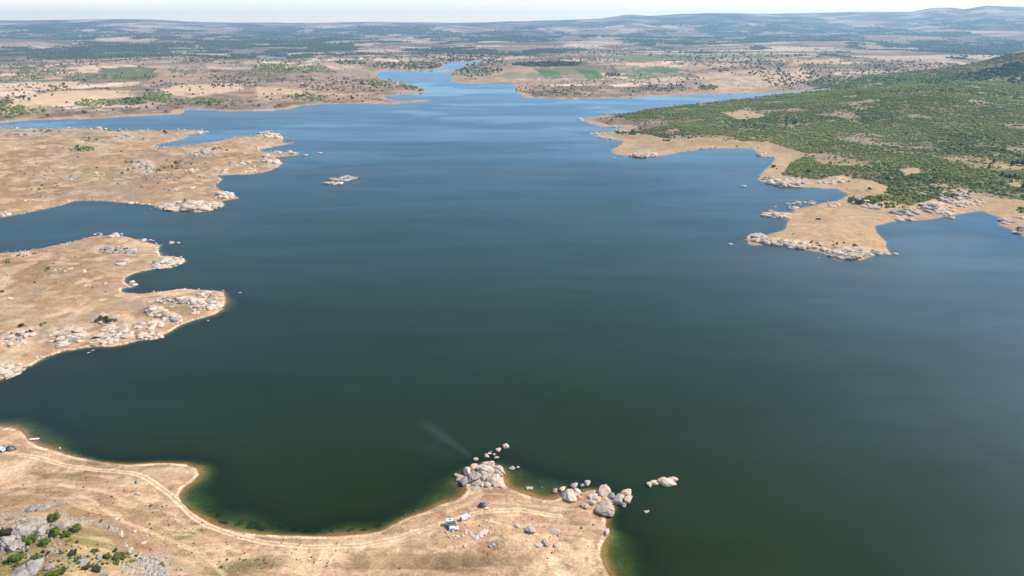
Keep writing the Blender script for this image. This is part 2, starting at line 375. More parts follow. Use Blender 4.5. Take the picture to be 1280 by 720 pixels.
def mat_ground():
    m, nt, N = new_mat('dry_ground'); L = nt.links.new
    out = N('ShaderNodeOutputMaterial'); b = N('ShaderNodeBsdfPrincipled', i_Roughness=0.95)
    b.inputs['Specular IOR Level'].default_value = 0.1
    at_ = N('ShaderNodeAttribute', attribute_name='Col')
    geo = N('ShaderNodeNewGeometry')
    n1 = N('ShaderNodeTexNoise', i_Scale=0.9, i_Detail=6.0, i_Roughness=0.65)
    n2 = N('ShaderNodeTexNoise', i_Scale=0.16, i_Detail=6.0, i_Roughness=0.7)
    n3 = N('ShaderNodeTexNoise', i_Scale=0.02, i_Detail=8.0, i_Roughness=0.72)
    for n in (n1, n2, n3): L(geo.outputs['Position'], n.inputs['Vector'])
    s1 = N('ShaderNodeMapRange', i_1=0.3, i_2=0.7, i_3=0.66, i_4=1.30)
    s2 = N('ShaderNodeMapRange', i_1=0.3, i_2=0.7, i_3=0.78, i_4=1.20)
    s3 = N('ShaderNodeMapRange', i_1=0.3, i_2=0.7, i_3=0.82, i_4=1.16)
    L(n1.outputs['Fac'], s1.inputs[0]); L(n2.outputs['Fac'], s2.inputs[0]); L(n3.outputs['Fac'], s3.inputs[0])
    m1 = N('ShaderNodeMath', operation='MULTIPLY'); m2 = N('ShaderNodeMath', operation='MULTIPLY')
    L(s1.outputs[0], m1.inputs[0]); L(s2.outputs[0], m1.inputs[1]); L(m1.outputs[0], m2.inputs[0]); L(s3.outputs[0], m2.inputs[1])
    sc = N('ShaderNodeVectorMath', operation='SCALE')
    L(at_.outputs['Color'], sc.inputs[0]); L(m2.outputs[0], sc.inputs['Scale'])
    # warm / cool drift
    hs = N('ShaderNodeHueSaturation'); n4 = N('ShaderNodeTexNoise', i_Scale=0.07, i_Detail=5.0)
    L(geo.outputs['Position'], n4.inputs['Vector'])
    mh = N('ShaderNodeMapRange', i_1=0.3, i_2=0.7, i_3=0.492, i_4=0.506); L(n4.outputs['Fac'], mh.inputs[0])
    L(mh.outputs[0], hs.inputs['Hue']); L(sc.outputs[0], hs.inputs['Color'])
    L(hs.outputs[0], b.inputs['Base Color'])
    bp = N('ShaderNodeBump', i_Strength=0.5, i_Distance=0.5); L(n1.outputs['Fac'], bp.inputs['Height']); L(bp.outputs[0], b.inputs['Normal'])
    L(b.outputs[0], out.inputs[0])
    return m

DEEP = (0.0095, 0.0205, 0.0015)
def mat_water():
    m, nt, N = new_mat('lake_water'); L = nt.links.new
    out = N('ShaderNodeOutputMaterial')
    dep = N('ShaderNodeAttribute', attribute_name='depth')
    calm = N('ShaderNodeAttribute', attribute_name='calm')
    silt_sheen = N('ShaderNodeAttribute', attribute_name='silt_sheen')  # silty plume, plus the sheen painted in at the right
    # light that goes down and comes back: each colour dies at its own depth
    ch = []
    for k in (0.95, 0.52, 1.15):
        a = N('ShaderNodeMath', operation='MULTIPLY', i_1=-k); e = N('ShaderNodeMath', operation='EXPONENT')
        L(dep.outputs['Fac'], a.inputs[0]); L(a.outputs[0], e.inputs[0]); ch.append(e)
    cc = N('ShaderNodeCombineColor')
    for i, e in enumerate(ch): L(e.outputs[0], cc.inputs[i])
    clear = N('ShaderNodeBsdfTransparent'); L(cc.outputs[0], clear.inputs['Color'])
    geo = N('ShaderNodeNewGeometry')
    body = N('ShaderNodeBsdfDiffuse')
    n = N('ShaderNodeTexNoise', i_Scale=0.004, i_Detail=5.0, i_Roughness=0.6); L(geo.outputs['Position'], n.inputs['Vector'])
    mr = N('ShaderNodeMapRange', i_1=0.35, i_2=0.65, i_3=0.86, i_4=1.14); L(n.outputs['Fac'], mr.inputs[0])
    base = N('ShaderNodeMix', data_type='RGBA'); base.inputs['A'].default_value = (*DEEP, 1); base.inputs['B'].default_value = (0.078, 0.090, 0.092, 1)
    L(silt_sheen.outputs['Fac'], base.inputs['Factor'])
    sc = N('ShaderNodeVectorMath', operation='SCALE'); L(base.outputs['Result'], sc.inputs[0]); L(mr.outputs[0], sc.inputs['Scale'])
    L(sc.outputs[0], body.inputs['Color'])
    a = N('ShaderNodeMath', operation='MULTIPLY', i_1=-0.52); e = N('ShaderNodeMath', operation='EXPONENT'); o = N('ShaderNodeMath', operation='SUBTRACT', i_0=1.0)
    L(dep.outputs['Fac'], a.inputs[0]); L(a.outputs[0], e.inputs[0]); L(e.outputs[0], o.inputs[1])
    mx = N('ShaderNodeMixShader'); L(o.outputs[0], mx.inputs[0]); L(clear.outputs[0], mx.inputs[1]); L(body.outputs[0], mx.inputs[2])
    gl = N('ShaderNodeBsdfGlossy', i_Color=(0.60, 0.83, 1.0, 1))
    rr = N('ShaderNodeMapRange', i_1=0.0, i_2=1.0, i_3=0.50, i_4=0.10); L(calm.outputs['Fac'], rr.inputs[0]); L(rr.outputs[0], gl.inputs['Roughness'])
    n5 = N('ShaderNodeTexNoise', i_Scale=0.35, i_Detail=3.0); L(geo.outputs['Position'], n5.inputs['Vector'])
    bp = N('ShaderNodeBump', i_Strength=0.4, i_Distance=0.25); L(n5.outputs['Fac'], bp.inputs['Height'])
    L(bp.outputs[0], gl.inputs['Normal'])
    fr = N('ShaderNodeFresnel', i_IOR=1.333)
    mpw = N('ShaderNodeMapping'); mpw.inputs['Scale'].default_value = (0.006, 0.021, 1); mpw.inputs['Rotation'].default_value = (0, 0, 0.25); L(geo.outputs['Position'], mpw.inputs['Vector'])
    nw = N('ShaderNodeTexNoise', i_Scale=1.0, i_Detail=6.0, i_Roughness=0.62, i_Distortion=0.6); L(mpw.outputs[0], nw.inputs['Vector'])
    mw = N('ShaderNodeMapRange', i_1=0.3, i_2=0.7, i_3=0.86, i_4=1.14); L(nw.outputs['Fac'], mw.inputs[0])
    fq = N('ShaderNodeMath', operation='MULTIPLY'); L(fr.outputs[0], fq.inputs[0]); L(mw.outputs[0], fq.inputs[1])
    fm = N('ShaderNodeMath', operation='MULTIPLY'); fl = N('ShaderNodeMapRange', i_1=0.0, i_2=1.0, i_3=0.94, i_4=1.12)   # ripples lower the grazing reflection
    L(calm.outputs['Fac'], fl.inputs[0]); f0 = N('ShaderNodeMath', operation='SUBTRACT', i_1=0.019, use_clamp=True); L(fq.outputs[0], f0.inputs[0]); L(f0.outputs[0], fm.inputs[0]); L(fl.outputs[0], fm.inputs[1])
    m2 = N('ShaderNodeMixShader'); L(fm.outputs[0], m2.inputs[0]); L(mx.outputs[0], m2.inputs[1]); L(gl.outputs[0], m2.inputs[2])
    L(m2.outputs[0], out.inputs[0])
    return m

def mat_rock(name, pale, dark, lichen, lich_amt):
    m, nt, N = new_mat(name); L = nt.links.new
    out = N('ShaderNodeOutputMaterial'); b = N('ShaderNodeBsdfPrincipled', i_Roughness=0.9); b.inputs['Specular IOR Level'].default_value = 0.2
    geo = N('ShaderNodeNewGeometry'); oi = N('ShaderNodeObjectInfo')
    n1 = N('ShaderNodeTexNoise', i_Scale=0.55, i_Detail=8.0, i_Roughness=0.65); n2 = N('ShaderNodeTexNoise', i_Scale=2.6, i_Detail=6.0, i_Roughness=0.7)
    L(geo.outputs['Position'], n1.inputs['Vector']); L(geo.outputs['Position'], n2.inputs['Vector'])
    r = N('ShaderNodeMapRange', i_1=0.32, i_2=0.62); L(n1.outputs['Fac'], r.inputs[0])
    mx = N('ShaderNodeMix', data_type='RGBA'); mx.inputs['A'].default_value = (*dark, 1); mx.inputs['B'].default_value = (*pale, 1); L(r.outputs[0], mx.inputs['Factor'])
    r2 = N('ShaderNodeMapRange', i_1=0.56, i_2=0.68, i_3=0.0, i_4=lich_amt); L(n2.outputs['Fac'], r2.inputs[0])
    m2 = N('ShaderNodeMix', data_type='RGBA'); m2.inputs['B'].default_value = (*lichen, 1); L(mx.outputs['Result'], m2.inputs['A']); L(r2.outputs[0], m2.inputs['Factor'])
    v = N('ShaderNodeMapRange', i_1=0.0, i_2=1.0, i_3=0.82, i_4=1.12); L(oi.outputs['Random'], v.inputs[0])
    # dark tide line just above the water
    sep = N('ShaderNodeSeparateXYZ'); L(geo.outputs['Position'], sep.inputs[0])
    tl = N('ShaderNodeMapRange', i_1=0.05, i_2=0.45, i_3=0.62, i_4=1.0); L(sep.outputs['Z'], tl.inputs[0])
    vv = N('ShaderNodeMath', operation='MULTIPLY'); L(v.outputs[0], vv.inputs[0]); L(tl.outputs[0], vv.inputs[1])
    sc = N('ShaderNodeVectorMath', operation='SCALE'); L(m2.outputs['Result'], sc.inputs[0]); L(vv.outputs[0], sc.inputs['Scale'])
    L(sc.outputs[0], b.inputs['Base Color'])
    bp = N('ShaderNodeBump', i_Strength=0.6, i_Distance=0.25); L(n1.outputs['Fac'], bp.inputs['Height']); L(bp.outputs[0], b.inputs['Normal'])
    L(b.outputs[0], out.inputs[0])
    return m

def mat_leaf(name, a, c, wl=6.0):
    m, nt, N = new_mat(name); L = nt.links.new
    out = N('ShaderNodeOutputMaterial'); b = N('ShaderNodeBsdfPrincipled', i_Roughness=0.8); b.inputs['Specular IOR Level'].default_value = 0.15
    geo = N('ShaderNodeNewGeometry')
    n1 = N('ShaderNodeTexNoise', i_Scale=1.0 / wl, i_Detail=3.0, i_Roughness=0.6); L(geo.outputs['Position'], n1.inputs['Vector'])
    n2 = N('ShaderNodeTexNoise', i_Scale=0.006, i_Detail=3.0); L(geo.outputs['Position'], n2.inputs['Vector'])
    ad = N('ShaderNodeMath', operation='ADD'); L(n1.outputs['Fac'], ad.inputs[0]); L(n2.outputs['Fac'], ad.inputs[1])
    r = N('ShaderNodeMapRange', i_1=0.75, i_2=1.25); L(ad.outputs[0], r.inputs[0])
    mx = N('ShaderNodeMix', data_type='RGBA'); mx.inputs['A'].default_value = (*a, 1); mx.inputs['B'].default_value = (*c, 1); L(r.outputs[0], mx.inputs['Factor'])
    L(mx.outputs['Result'], b.inputs['Base Color']); L(b.outputs[0], out.inputs[0])
    return m

M_ground = mat_ground(); M_water = mat_water()
M_rock = mat_rock('pink_granite', (0.60, 0.475, 0.375), (0.46, 0.35, 0.27), (0.24, 0.205, 0.18), 0.6)
M_grey = mat_rock('grey_granite', (0.40, 0.352, 0.30), (0.20, 0.178, 0.15), (0.12, 0.11, 0.095), 0.85)
M_scrub = mat_leaf('scrub_leaves', (0.052, 0.078, 0.012), (0.200, 0.230, 0.038))
M_bush = mat_leaf('bush_leaves', (0.085, 0.125, 0.024), (0.19, 0.225, 0.045), 1.2)
M_dry = mat_leaf('dry_bush_leaves', (0.06, 0.058, 0.026), (0.12, 0.105, 0.045), 1.2)
M_tree = mat_leaf('tree_leaves', (0.042, 0.056, 0.022), (0.085, 0.105, 0.036), 9.0)
M_pine = mat_leaf('pine_needles', (0.010, 0.024, 0.016), (0.028, 0.050, 0.026), 4.0)
M_bark = simple_mat('bark', (0.10, 0.07, 0.045), 0.9)

# ------------------------------------------------------------------ ground sheet: one polar sheet, finest where it is seen from near by
az = np.concatenate([np.arange(-180, -48, 3.0), np.arange(-48, -39, 0.4), np.arange(-39, 39, 0.075), np.arange(39, 48, 0.4), np.arange(48, 180, 3.0)])
az = np.radians(az)
r1 = np.linspace(12, 170, 24, endpoint=False)
dd = np.radians(np.arange(math.degrees(math.atan2(CAMZ, 170)), math.degrees(math.atan2(CAMZ, 4200)), -0.06))
r2 = CAMZ / np.tan(dd)
r3 = np.geomspace(4230, 19000, 230); r4 = np.geomspace(19200, 20500, 8)
rad = np.concatenate([r1, r2, r3, r4])
NA, NR = len(az), len(rad)
gx = rad[:, None] * np.sin(az)[None, :]; gy = rad[:, None] * np.cos(az)[None, :]
P = np.column_stack([gx.ravel(), gy.ravel()])
Z, SD, REG = height(P, full=True)
PX, PY = P[:, 0], P[:, 1]; RR = np.hypot(PX, PY)
print('grid', NA, NR, len(P))

ii = np.arange(NR - 1)[:, None] * NA; jj = np.arange(NA)[None, :]; jn = (jj + 1) % NA
quads = np.stack([ii + jj, ii + NA + jj, ii + NA + jn, ii + jn], -1).reshape(-1, 4)[:, ::-1]
apex = len(P)

# ---- colours of the land
def C(*a): return np.array(a, np.float32)
def put(col, m, c): return col + (np.asarray(c, np.float32) - col) * np.clip(m, 0, 1)[:, None]
def pxpoly(pts): return at(*np.array(pts, float).T)[:, :2]
def track_mask(pts, w, soft=0.5):
    q = pxpoly(pts); r = np.full(len(P), 1e9, np.float32)
    lo = q.min(0) - 30; hi = q.max(0) + 30
    m = (PX > lo[0]) & (PX < hi[0]) & (PY > lo[1]) & (PY < hi[1])
    s = P[m]; best = np.full(len(s), 1e9)
    for a, b in zip(q[:-1], q[1:]):
        e = b - a; t = np.clip(((s - a) @ e) / (e @ e), 0, 1)
        best = np.minimum(best, np.linalg.norm(s - a - t[:, None] * e, axis=1))
    r[m] = best
    return 1 - sstep(w - soft, w + soft, r), r

g60 = fbm(PX, PY, 60, 4, 71); g14 = fbm(PX, PY, 14, 4, 72); g4 = fbm(PX, PY, 4.0, 3, 73); g250 = fbm(PX, PY, 250, 4, 74); g700 = fbm(PX, PY, 700, 4, 75)
straw, soil, sand = C(0.425, 0.305, 0.185), C(0.335, 0.225, 0.14), C(0.54, 0.405, 0.275)
olive, pinks = C(0.26, 0.225, 0.10), C(0.47, 0.325, 0.205)
col = np.repeat(straw[None], len(P), 0)
col = put(col, sstep(0.42, 0.62, g60) * 0.8, soil)
col = put(col, sstep(0.55, 0.72, g14) * 0.6, sand)
col = put(col, sstep(0.52, 0.7, fbm(PX, PY, 95, 4, 76)) * 0.25, olive)
A = REG == 0; Bm = REG == 1; Cm = REG == 2; Dm = REG == 3
# reddish bank round the lake, bare pale lip right at the water
bankw = np.where(A, 12, np.where(Dm, 40, 22))
col = put(col, np.exp(-np.maximum(SD, 0) / bankw) * 0.85, np.where(Dm[:, None], C(0.43, 0.305, 0.20), pinks))
col = put(col, (1 - sstep(2.0, 5.0, SD)) * (SD > 0) * A * 0.55, C(0.33, 0.235, 0.14))
col = put(col, (1 - sstep(1.0, 2.2, SD)) * (SD > 0) * np.where(RR < 700, 0.45 + 0.55 * sstep(.42, .55, g4), 0.3), C(0.68, 0.55, 0.42))
# drowned ground
wet = sstep(0, -1.5, SD)
col = put(col, sstep(0.1, -0.8, SD), C(0.30, 0.20, 0.075))
col = put(col, sstep(-2.5, -6, SD) * 0.7, C(0.16, 0.17, 0.05))
col = put(col, np.exp(-((SD + 1.6) / 1.4) ** 2) * 0.7 * A, C(0.46, 0.25, 0.10))
def wet_blob(x, y, rx, ry):
    c, ex, ey = plane(np.array([x, x + rx, x]), np.array([y, y, y - ry])); ex = ex - c; ey = ey - c
    u = ((P - c) @ ex) / (ex @ ex); v = ((P - c) @ ey) / (ey @ ey)
    return np.exp(-(u * u + v * v))
for x, y, rx, ry, k in [(238,628,18,20,.75), (255,594,10,8,.35), (300,658,40,8,.35), (768,670,12,14,.6), (45,540,30,8,.3)]:
    col = put(col, wet_blob(x, y, rx, ry) * k * (SD < -0.5), C(0.11, 0.20, 0.06))
weed = sstep(0.53, 0.62, fbm(PX * 1.0, PY * 1.6, 2.6, 4, 78)) * sstep(-2.0, -3.2, SD) * sstep(-9, -6, SD)
col = put(col, weed * A * edge_mask(P, pxpoly([(255,632),(300,636),(480,640),(500,672),(260,672)]), 2), C(0.035, 0.065, 0.03))

# camp headland and bay
def px_blob(x, y, rx, ry):                            # soft elliptical patch laid on the ground
    c, ex, ey = at([x, x + rx, x], [y, y, y - ry])[:, :2]; ex = ex - c; ey = ey - c
    lx = np.hypot(*ex); ly = np.hypot(*ey)
    u = ((P - c) @ (ex / lx)) / lx; v = ((P - c) @ (ey / ly)) / ly
    return np.exp(-(u * u + v * v) ** 1.5 * (0.8 + 1.2 * (g14 - 0.3)))
land = (SD > 0) & A
for x, y, rx, ry, c, k in [(620,650,120,40,(0.47,0.325,0.205),0.7),(690,690,70,30,(0.55,0.41,0.27),0.7),(400,690,130,14,(0.56,0.43,0.28),0.8),
        (560,706,85,17,(0.27,0.20,0.10),0.9),(300,710,50,11,(0.22,0.185,0.08),0.9),(240,655,40,14,(0.30,0.265,0.12),0.7),(233,668,12,5,(0.22,0.25,0.07),0.8),
        (60,606,85,18,(0.31,0.225,0.125),0.8),(120,645,75,16,(0.31,0.225,0.125),0.75),(55,692,90,34,(0.25,0.235,0.085),0.9),(170,600,40,10,(0.47,0.36,0.24),0.8),
        (20,585,30,9,(0.60,0.47,0.33),0.8),(40,545,40,8,(0.52,0.40,0.27),0.7),(100,592,16,4,(0.27,0.25,0.09),0.7),(618,616,22,9,(0.33,0.215,0.13),0.75),
        (714,630,16,6,(0.31,0.205,0.13),0.8),(190,625,30,10,(0.50,0.375,0.25),0.6),(305,682,24,5,(0.30,0.26,0.12),0.7),(450,705,60,10,(0.47,0.355,0.21),0.6)]:
    col = put(col, px_blob(x, y, rx, ry) * k * land, c)
streak = fbm(PX * 0.35 + PY * 0.2, PY * 1.6, 6, 4, 79)
col = put(col, sstep(0.50, 0.62, streak) * 0.6 * land * np.exp(-SD / 90), C(0.58, 0.44, 0.30))
col = put(col, sstep(0.56, 0.70, fbm(PX, PY, 5, 4, 80)) * 0.5 * land, C(0.29, 0.20, 0.115))
main = [(8,566),(20,567),(47,572),(78,581),(109,586),(140,589),(165,591),(180,596),(200,609),(215,620),(228,632),(240,645),(258,656),(290,668),(330,678),(390,684),(450,682),(500,672),(535,660),(570,649),(600,640),(650,637),(700,645)]
mk, dist = track_mask(main, 1.3, 0.45); col = put(col, mk * 0.8 * land, C(0.68, 0.545, 0.39))
rut = np.exp(-((dist - 0.0) / 0.45) ** 2); col = put(col, rut * 0.7 * land, C(0.36, 0.27, 0.155))
for pts, w, k in [([(270,700),(330,692),(400,690),(480,682),(545,664)], 1.2, 0.5), ([(395,718),(405,690),(420,684)], 1.6, 0.6), ([(610,650),(640,660),(680,655),(730,660)], 0.8, 0.5),
                  ([(545,690),(600,676),(660,668),(740,675)], 0.9, 0.4), ([(590,636),(615,628),(640,630),(690,634),(740,640)], 0.9, 0.5), ([(560,640),(590,628),(602,618)], 0.9, 0.5),
                  ([(0,610),(60,604),(120,612),(160,628)], 1.0, 0.45), ([(100,620),(150,650),(200,670),(250,690),(280,718)], 1.1, 0.5), ([(210,640),(250,668),(300,690)], .8, .4)]:
    mk, _ = track_mask(pts, w, 0.6); col = put(col, mk * k * land, C(0.60, 0.465, 0.32))
wash = edge_mask(P, pxpoly([(681,687.5),(688,689),(697,699),(711,713),(716,722),(697,722),(687,710),(681,696)]), 0.8)
col = put(col, wash * 0.8, C(0.62, 0.49, 0.33))

# spits on the left
lb = (SD > 0) & Bm; lc = (SD > 0) & Cm
mk, _ = track_mask([(-80,420),(0,404),(60,395),(110,384),(150,375),(200,367),(240,364.5)], 3.2, 2.0); col = put(col, mk * 0.7 * lb, C(0.56, 0.43, 0.28))
col = put(col, px_blob(40, 358, 110, 22) * 0.4 * lb, C(0.33, 0.27, 0.125)); col = put(col, px_blob(150, 372, 30, 8) * 0.5 * lb, C(0.27, 0.27, 0.10))
col = put(col, px_blob(230, 385, 60, 14) * 0.5 * lb, C(0.31, 0.25, 0.125))
mk, _ = track_mask([(78,216),(95,217.5),(110,221),(125,225),(142,229)], 3.0, 2.0); col = put(col, mk * 0.6 * lc, C(0.56, 0.44, 0.29))
col = put(col, px_blob(60, 225, 90, 12) * 0.4 * lc, C(0.34, 0.28, 0.13)); col = put(col, sstep(0.50, 0.62, g250) * 0.35 * lc, C(0.33, 0.245, 0.145))

lbc = (SD > 2) & (Bm | Cm)
col = put(col, lbc * sstep(0.53, 0.64, fbm(PX, PY, 7, 4, 308)) * 0.35, C(0.25, 0.18, 0.105))
col = put(col, lbc * sstep(0.57, 0.66, fbm(PX, PY, 16, 4, 309)) * 0.7, C(0.52, 0.41, 0.29))
# ---- farmland: patchwork of plots
def cells(x, y, sx, sy, rot, seed):
    c, s = math.cos(rot), math.sin(rot)
    u = (x * c + y * s) / sx + (fbm(x, y, 1200, 2, seed + 5) - .5) * 0.9; v = (-x * s + y * c) / sy + (fbm(x, y, 1200, 2, seed + 6) - .5) * 0.9
    b1 = np.full(len(x), 9.0, np.float32); b2 = np.full(len(x), 9.0, np.float32); cid = np.zeros(len(x), np.float32)
    ui, vi = np.floor(u), np.floor(v)
    for di in (-1, 0, 1):
        for dj in (-1, 0, 1):
            a, b = ui + di, vi + dj
            qx = a + 0.15 + 0.7 * _hash(a, b, seed); qy = b + 0.15 + 0.7 * _hash(a, b, seed + 1)
            d = np.maximum(np.abs(u - qx), np.abs(v - qy)) * 0.75 + np.hypot(u - qx, v - qy) * 0.25
            nb = d < b1
            b2 = np.where(nb, b1, np.minimum(b2, d)); cid = np.where(nb, _hash(a, b, seed + 2), cid); b1 = np.where(nb, d, b1)
    return cid, b2 - b1
far = Dm & (SD > 25)
cid, edge = cells(PX, PY, 260, 170, 0.35, 301)
pal = np.array([(0.47,0.35,0.215),(0.58,0.455,0.30),(0.33,0.245,0.16),(0.40,0.295,0.19),(0.62,0.49,0.33),(0.46,0.335,0.215),(0.28,0.21,0.135),(0.22,0.225,0.11)], np.float32)
fcol = pal[np.minimum((cid * 8).astype(int), 7)]
plots = sstep(0.34, 0.44, fbm(PX, PY, 1100, 3, 302)) * sstep(60, 160, SD) * sstep(1300, 1800, RR)
scrubN = fbm(PX, PY, 300, 5, 303)
heath = C(0.245, 0.19, 0.13)
col = put(col, far * sstep(0.46, 0.55, scrubN) * 0.85 * sstep(900, 1500, RR), heath)
col = col + (fcol - col) * (plots * far * 0.95)[:, None]
col = put(col, far * plots * (1 - sstep(0.015, 0.05, edge)) * 0.75, C(0.16, 0.15, 0.085))
col = put(col, far * sstep(0.50, 0.60, fbm(PX, PY, 48, 4, 306)) * (0.35 + 0.45 * sstep(.42, .56, scrubN)), C(0.20, 0.165, 0.105))
col = put(col, far * sstep(0.58, 0.66, fbm(PX, PY, 36, 4, 307)) * 0.6 * sstep(.44, .54, scrubN), C(0.40, 0.34, 0.285))
FIELDS = [([(670,88),(697,88),(706,99),(683,99)], (0.065,0.21,0.04)), ([(699,88),(719.5,88),(733,99),(709,99)], (0.26,0.25,0.13)),
    ([(721,88),(745,88),(757,97),(735,100)], (0.055,0.20,0.035)), ([(772,95),(797,88.5),(848,85),(851,89),(790,97)], (0.12,0.22,0.07)), ([(780,98),(850,91),(860,93),(800,100)], (0.20,0.20,0.10)),
    ([(120,89),(150,84),(195,84),(191,91),(152,98)], (0.15,0.185,0.08)), ([(9,84),(35,82),(48,86),(30,89)], (0.13,0.16,0.07)), ([(125,92),(180,86),(200,95),(165,101)], (0.18,0.20,0.09)),
    ([(13,122),(80,113.5),(160,112),(171,121),(60,131),(12,134)], (0.56,0.43,0.26)), ([(205,113),(225,106),(300,105),(305,112),(240,122),(210,118)], (0.55,0.42,0.26)),
    ([(97,84),(126,85),(121,91),(98,90)], (0.60,0.47,0.29)), ([(20,103),(100,101),(95,111),(22,114)], (0.54,0.41,0.25)), ([(320,108),(375,112),(380,117),(322,119)], (0.53,0.42,0.22)),
    ([(246,60.3),(290,59),(291,61.5),(248,62)], (0.62,0.50,0.34)), ([(0,48),(90,51),(60,56),(0,53)], (0.55,0.43,0.28)), ([(5,64),(50,61),(40,70),(10,71)], (0.53,0.41,0.26)),
    ([(330,46.2),(352,45.2),(367,46),(360,47.2)], (0.6,0.5,0.36)), ([(745,81),(800,78),(830,80),(800,82)], (0.56,0.42,0.27)), ([(640,61),(700,57),(720,61),(650,67)], (0.54,0.41,0.27)),
    ([(870,92),(960,86),(1030,95),(950,110),(880,112)], (0.53,0.40,0.24)), ([(960,93),(1010,88),(1020,96),(970,100)], (0.57,0.43,0.27)), ([(1000,76),(1050,73),(1048,80),(985,82)], (0.50,0.38,0.23)),
    ([(1035,62),(1100,63),(1190,68),(1250,72),(1200,80),(1130,76),(1060,70)], (0.52,0.37,0.23)), ([(1080,52.5),(1145,50.5),(1150,52),(1090,54)], (0.54,0.40,0.27)),
    ([(640,92),(668,90),(680,98),(640,99)], (0.26,0.255,0.12)), ([(760,72),(880,64),(1000,66),(990,72),(880,74),(800,78)], (0.22,0.235,0.12)), ([(850,55),(920,52),(930,56),(870,58)], (0.55,0.40,0.27)),
    ([(590,93),(640,85),(668,88),(640,100),(600,102)], (0.42,0.31,0.185)), ([(615,95),(640,88),(655,92),(640,99)], (0.27,0.265,0.13)), ([(760,56),(800,52),(860,50),(850,54),(790,57)], (0.5,0.39,0.26))]
for pts, c in FIELDS:
    col = put(col, edge_mask(P, pxpoly(pts), 7) * 0.93 * sstep(0.15, .4, g60) * (RR < 9000), np.array(c) * (0.98 if c[0] > .4 else 1.0))
# hills beyond: woods and open slopes
ff = sstep(4300, 5200, RR)
wood = fbm(PX, PY * 0.6, 800, 6, 311, 0.62)
cid2, ed2 = cells(PX, PY, 420, 260, -0.25, 331)
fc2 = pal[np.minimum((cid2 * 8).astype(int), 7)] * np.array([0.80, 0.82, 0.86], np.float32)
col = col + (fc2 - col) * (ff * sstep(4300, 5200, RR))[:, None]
# broad wood belts where the photo has them
belt = np.zeros(len(P), np.float32)
for pts in [[(-100,62),(-100,36),(0,37),(95,42),(150,41),(330,44),(330,62),(280,60),(200,62),(120,58),(60,49),(0,48)], [(300,55),(330,42),(480,47),(440,50),(360,56)], [(760,47),(800,40),(900,40),(990,46),(1030,50),(880,51),(800,47)],
            [(1050,50),(1060,36),(1100,34),(1180,42),(1290,50),(1290,60),(1130,49)], [(640,54),(660,46),(760,44),(740,50)], [(640,84),(640,79.5),(700,77),(726,77.5),(726,83)]]:
    belt = np.maximum(belt, edge_mask(P, pxpoly(pts), 60))
woodm = np.maximum(sstep(0.46, 0.49, wood) * ff * 0.92, belt * sstep(0.36, 0.42, wood) * np.where(RR > 3000, 0.95, 0.5))
woodm = woodm * (0.40 + 0.60 * sstep(0.38, 0.52, fbm(PX, PY, 240, 4, 312)))
col = put(col, woodm, C(0.070, 0.080, 0.042))

# scrub country on the right
SCRUB = [(757,143.7),(770.5,144.5),(788,151.5),(811.5,151.5),(839,154.4),(831,157.3),(780,166),(807.6,167.5),(827,172),(846.7,175),(872,172),(905,175),(960,177),
         (989,186),(1010,192),(989,203.7),(977,218.6),(1001,223),(1024.7,224.5),(1054,218.6),(1090,226),(1110.8,233.4),(1105,242),(1075,248),(1084,255),
         (1108,251),(1137.5,257),(1167,248),(1197,250),(1226.6,245),(1280,250),(1420,262),(1700,270),(1900,90),(1280,66),(1200,82),(1100,92),(1040,106),(985,117),(900,127),(850,132),(800,138)]
SCRUBW = pxpoly(SCRUB)
sm = edge_mask(P, SCRUBW, 6.0)
op = fbm(PX, PY, 60, 4, 321)
open_ = sstep(0.60, 0.70, op)
col = put(col, sm * 0.95, C(0.225, 0.205, 0.095))
col = put(col, sm * open_ * 0.85, C(0.37, 0.285, 0.18))
CLEAR = [[(1125,212),(1148,209),(1152,216),(1130,219)], [(1240,206),(1280,204),(1280,212),(1250,210)], [(1255,222),(1275,221),(1280,236),(1262,232)], [(900,140),(930,138),(960,145),(920,150)]]
clearm = np.zeros(len(P), np.float32)
for pts in CLEAR: clearm = np.maximum(clearm, edge_mask(P, pxpoly(pts), 3))
col = put(col, clearm * 0.9, C(0.45, 0.35, 0.20))
GREYS = [(1040,194,30,5),(1190,240,32,6),(1160,190,40,5),(840,150,50,5),(1240,192,18,3),(1075,110,60,12),(1215,108,26,6),(1110,88,70,9),(930,160,40,8),(1050,215,14,3)]
greym = np.zeros(len(P), np.float32)
for g in GREYS: greym = np.maximum(greym, px_blob(*g) * sstep(0.40, 0.55, fbm(PX, PY, 24, 3, 322)))
col = put(col, greym * 0.7 * (SD > 3) * Dm, C(0.33, 0.28, 0.235))
pen = (SD > 0) & Dm & (RR < 1400) & (PX > 100) & (sm < 0.5)
col = put(col, pen * 0.6, C(0.47, 0.36, 0.21)); col = put(col, pen * sstep(0.5, 0.66, g14) * 0.5, C(0.35, 0.265, 0.16))
col = put(col, (SD > 0) * (SD < 5) * pen * 0.5, C(0.43, 0.30, 0.20))
rk = sstep(0.56, 0.64, fbm(PX, PY, 28, 4, 90)) * ((SD > 4) & (Bm | Cm)) * 0.5
col = put(col, rk, C(0.37, 0.30, 0.235))
om, og = outcrop(P, True)
orough = sstep(0.30, 0.44, fbm(PX, PY, 9, 4, 34)) 
col = put(col, om * orough * (SD > 0.3) * 0.95, C(0.56, 0.445, 0.355))
col = put(col, og * orough * (SD > 0.3) * 0.8, C(0.40, 0.35, 0.305))
col = put(col, om * sstep(.56, .64, fbm(PX, PY, 5, 3, 36)) * (SD > 0.3) * 0.6, C(0.20, 0.17, 0.13))
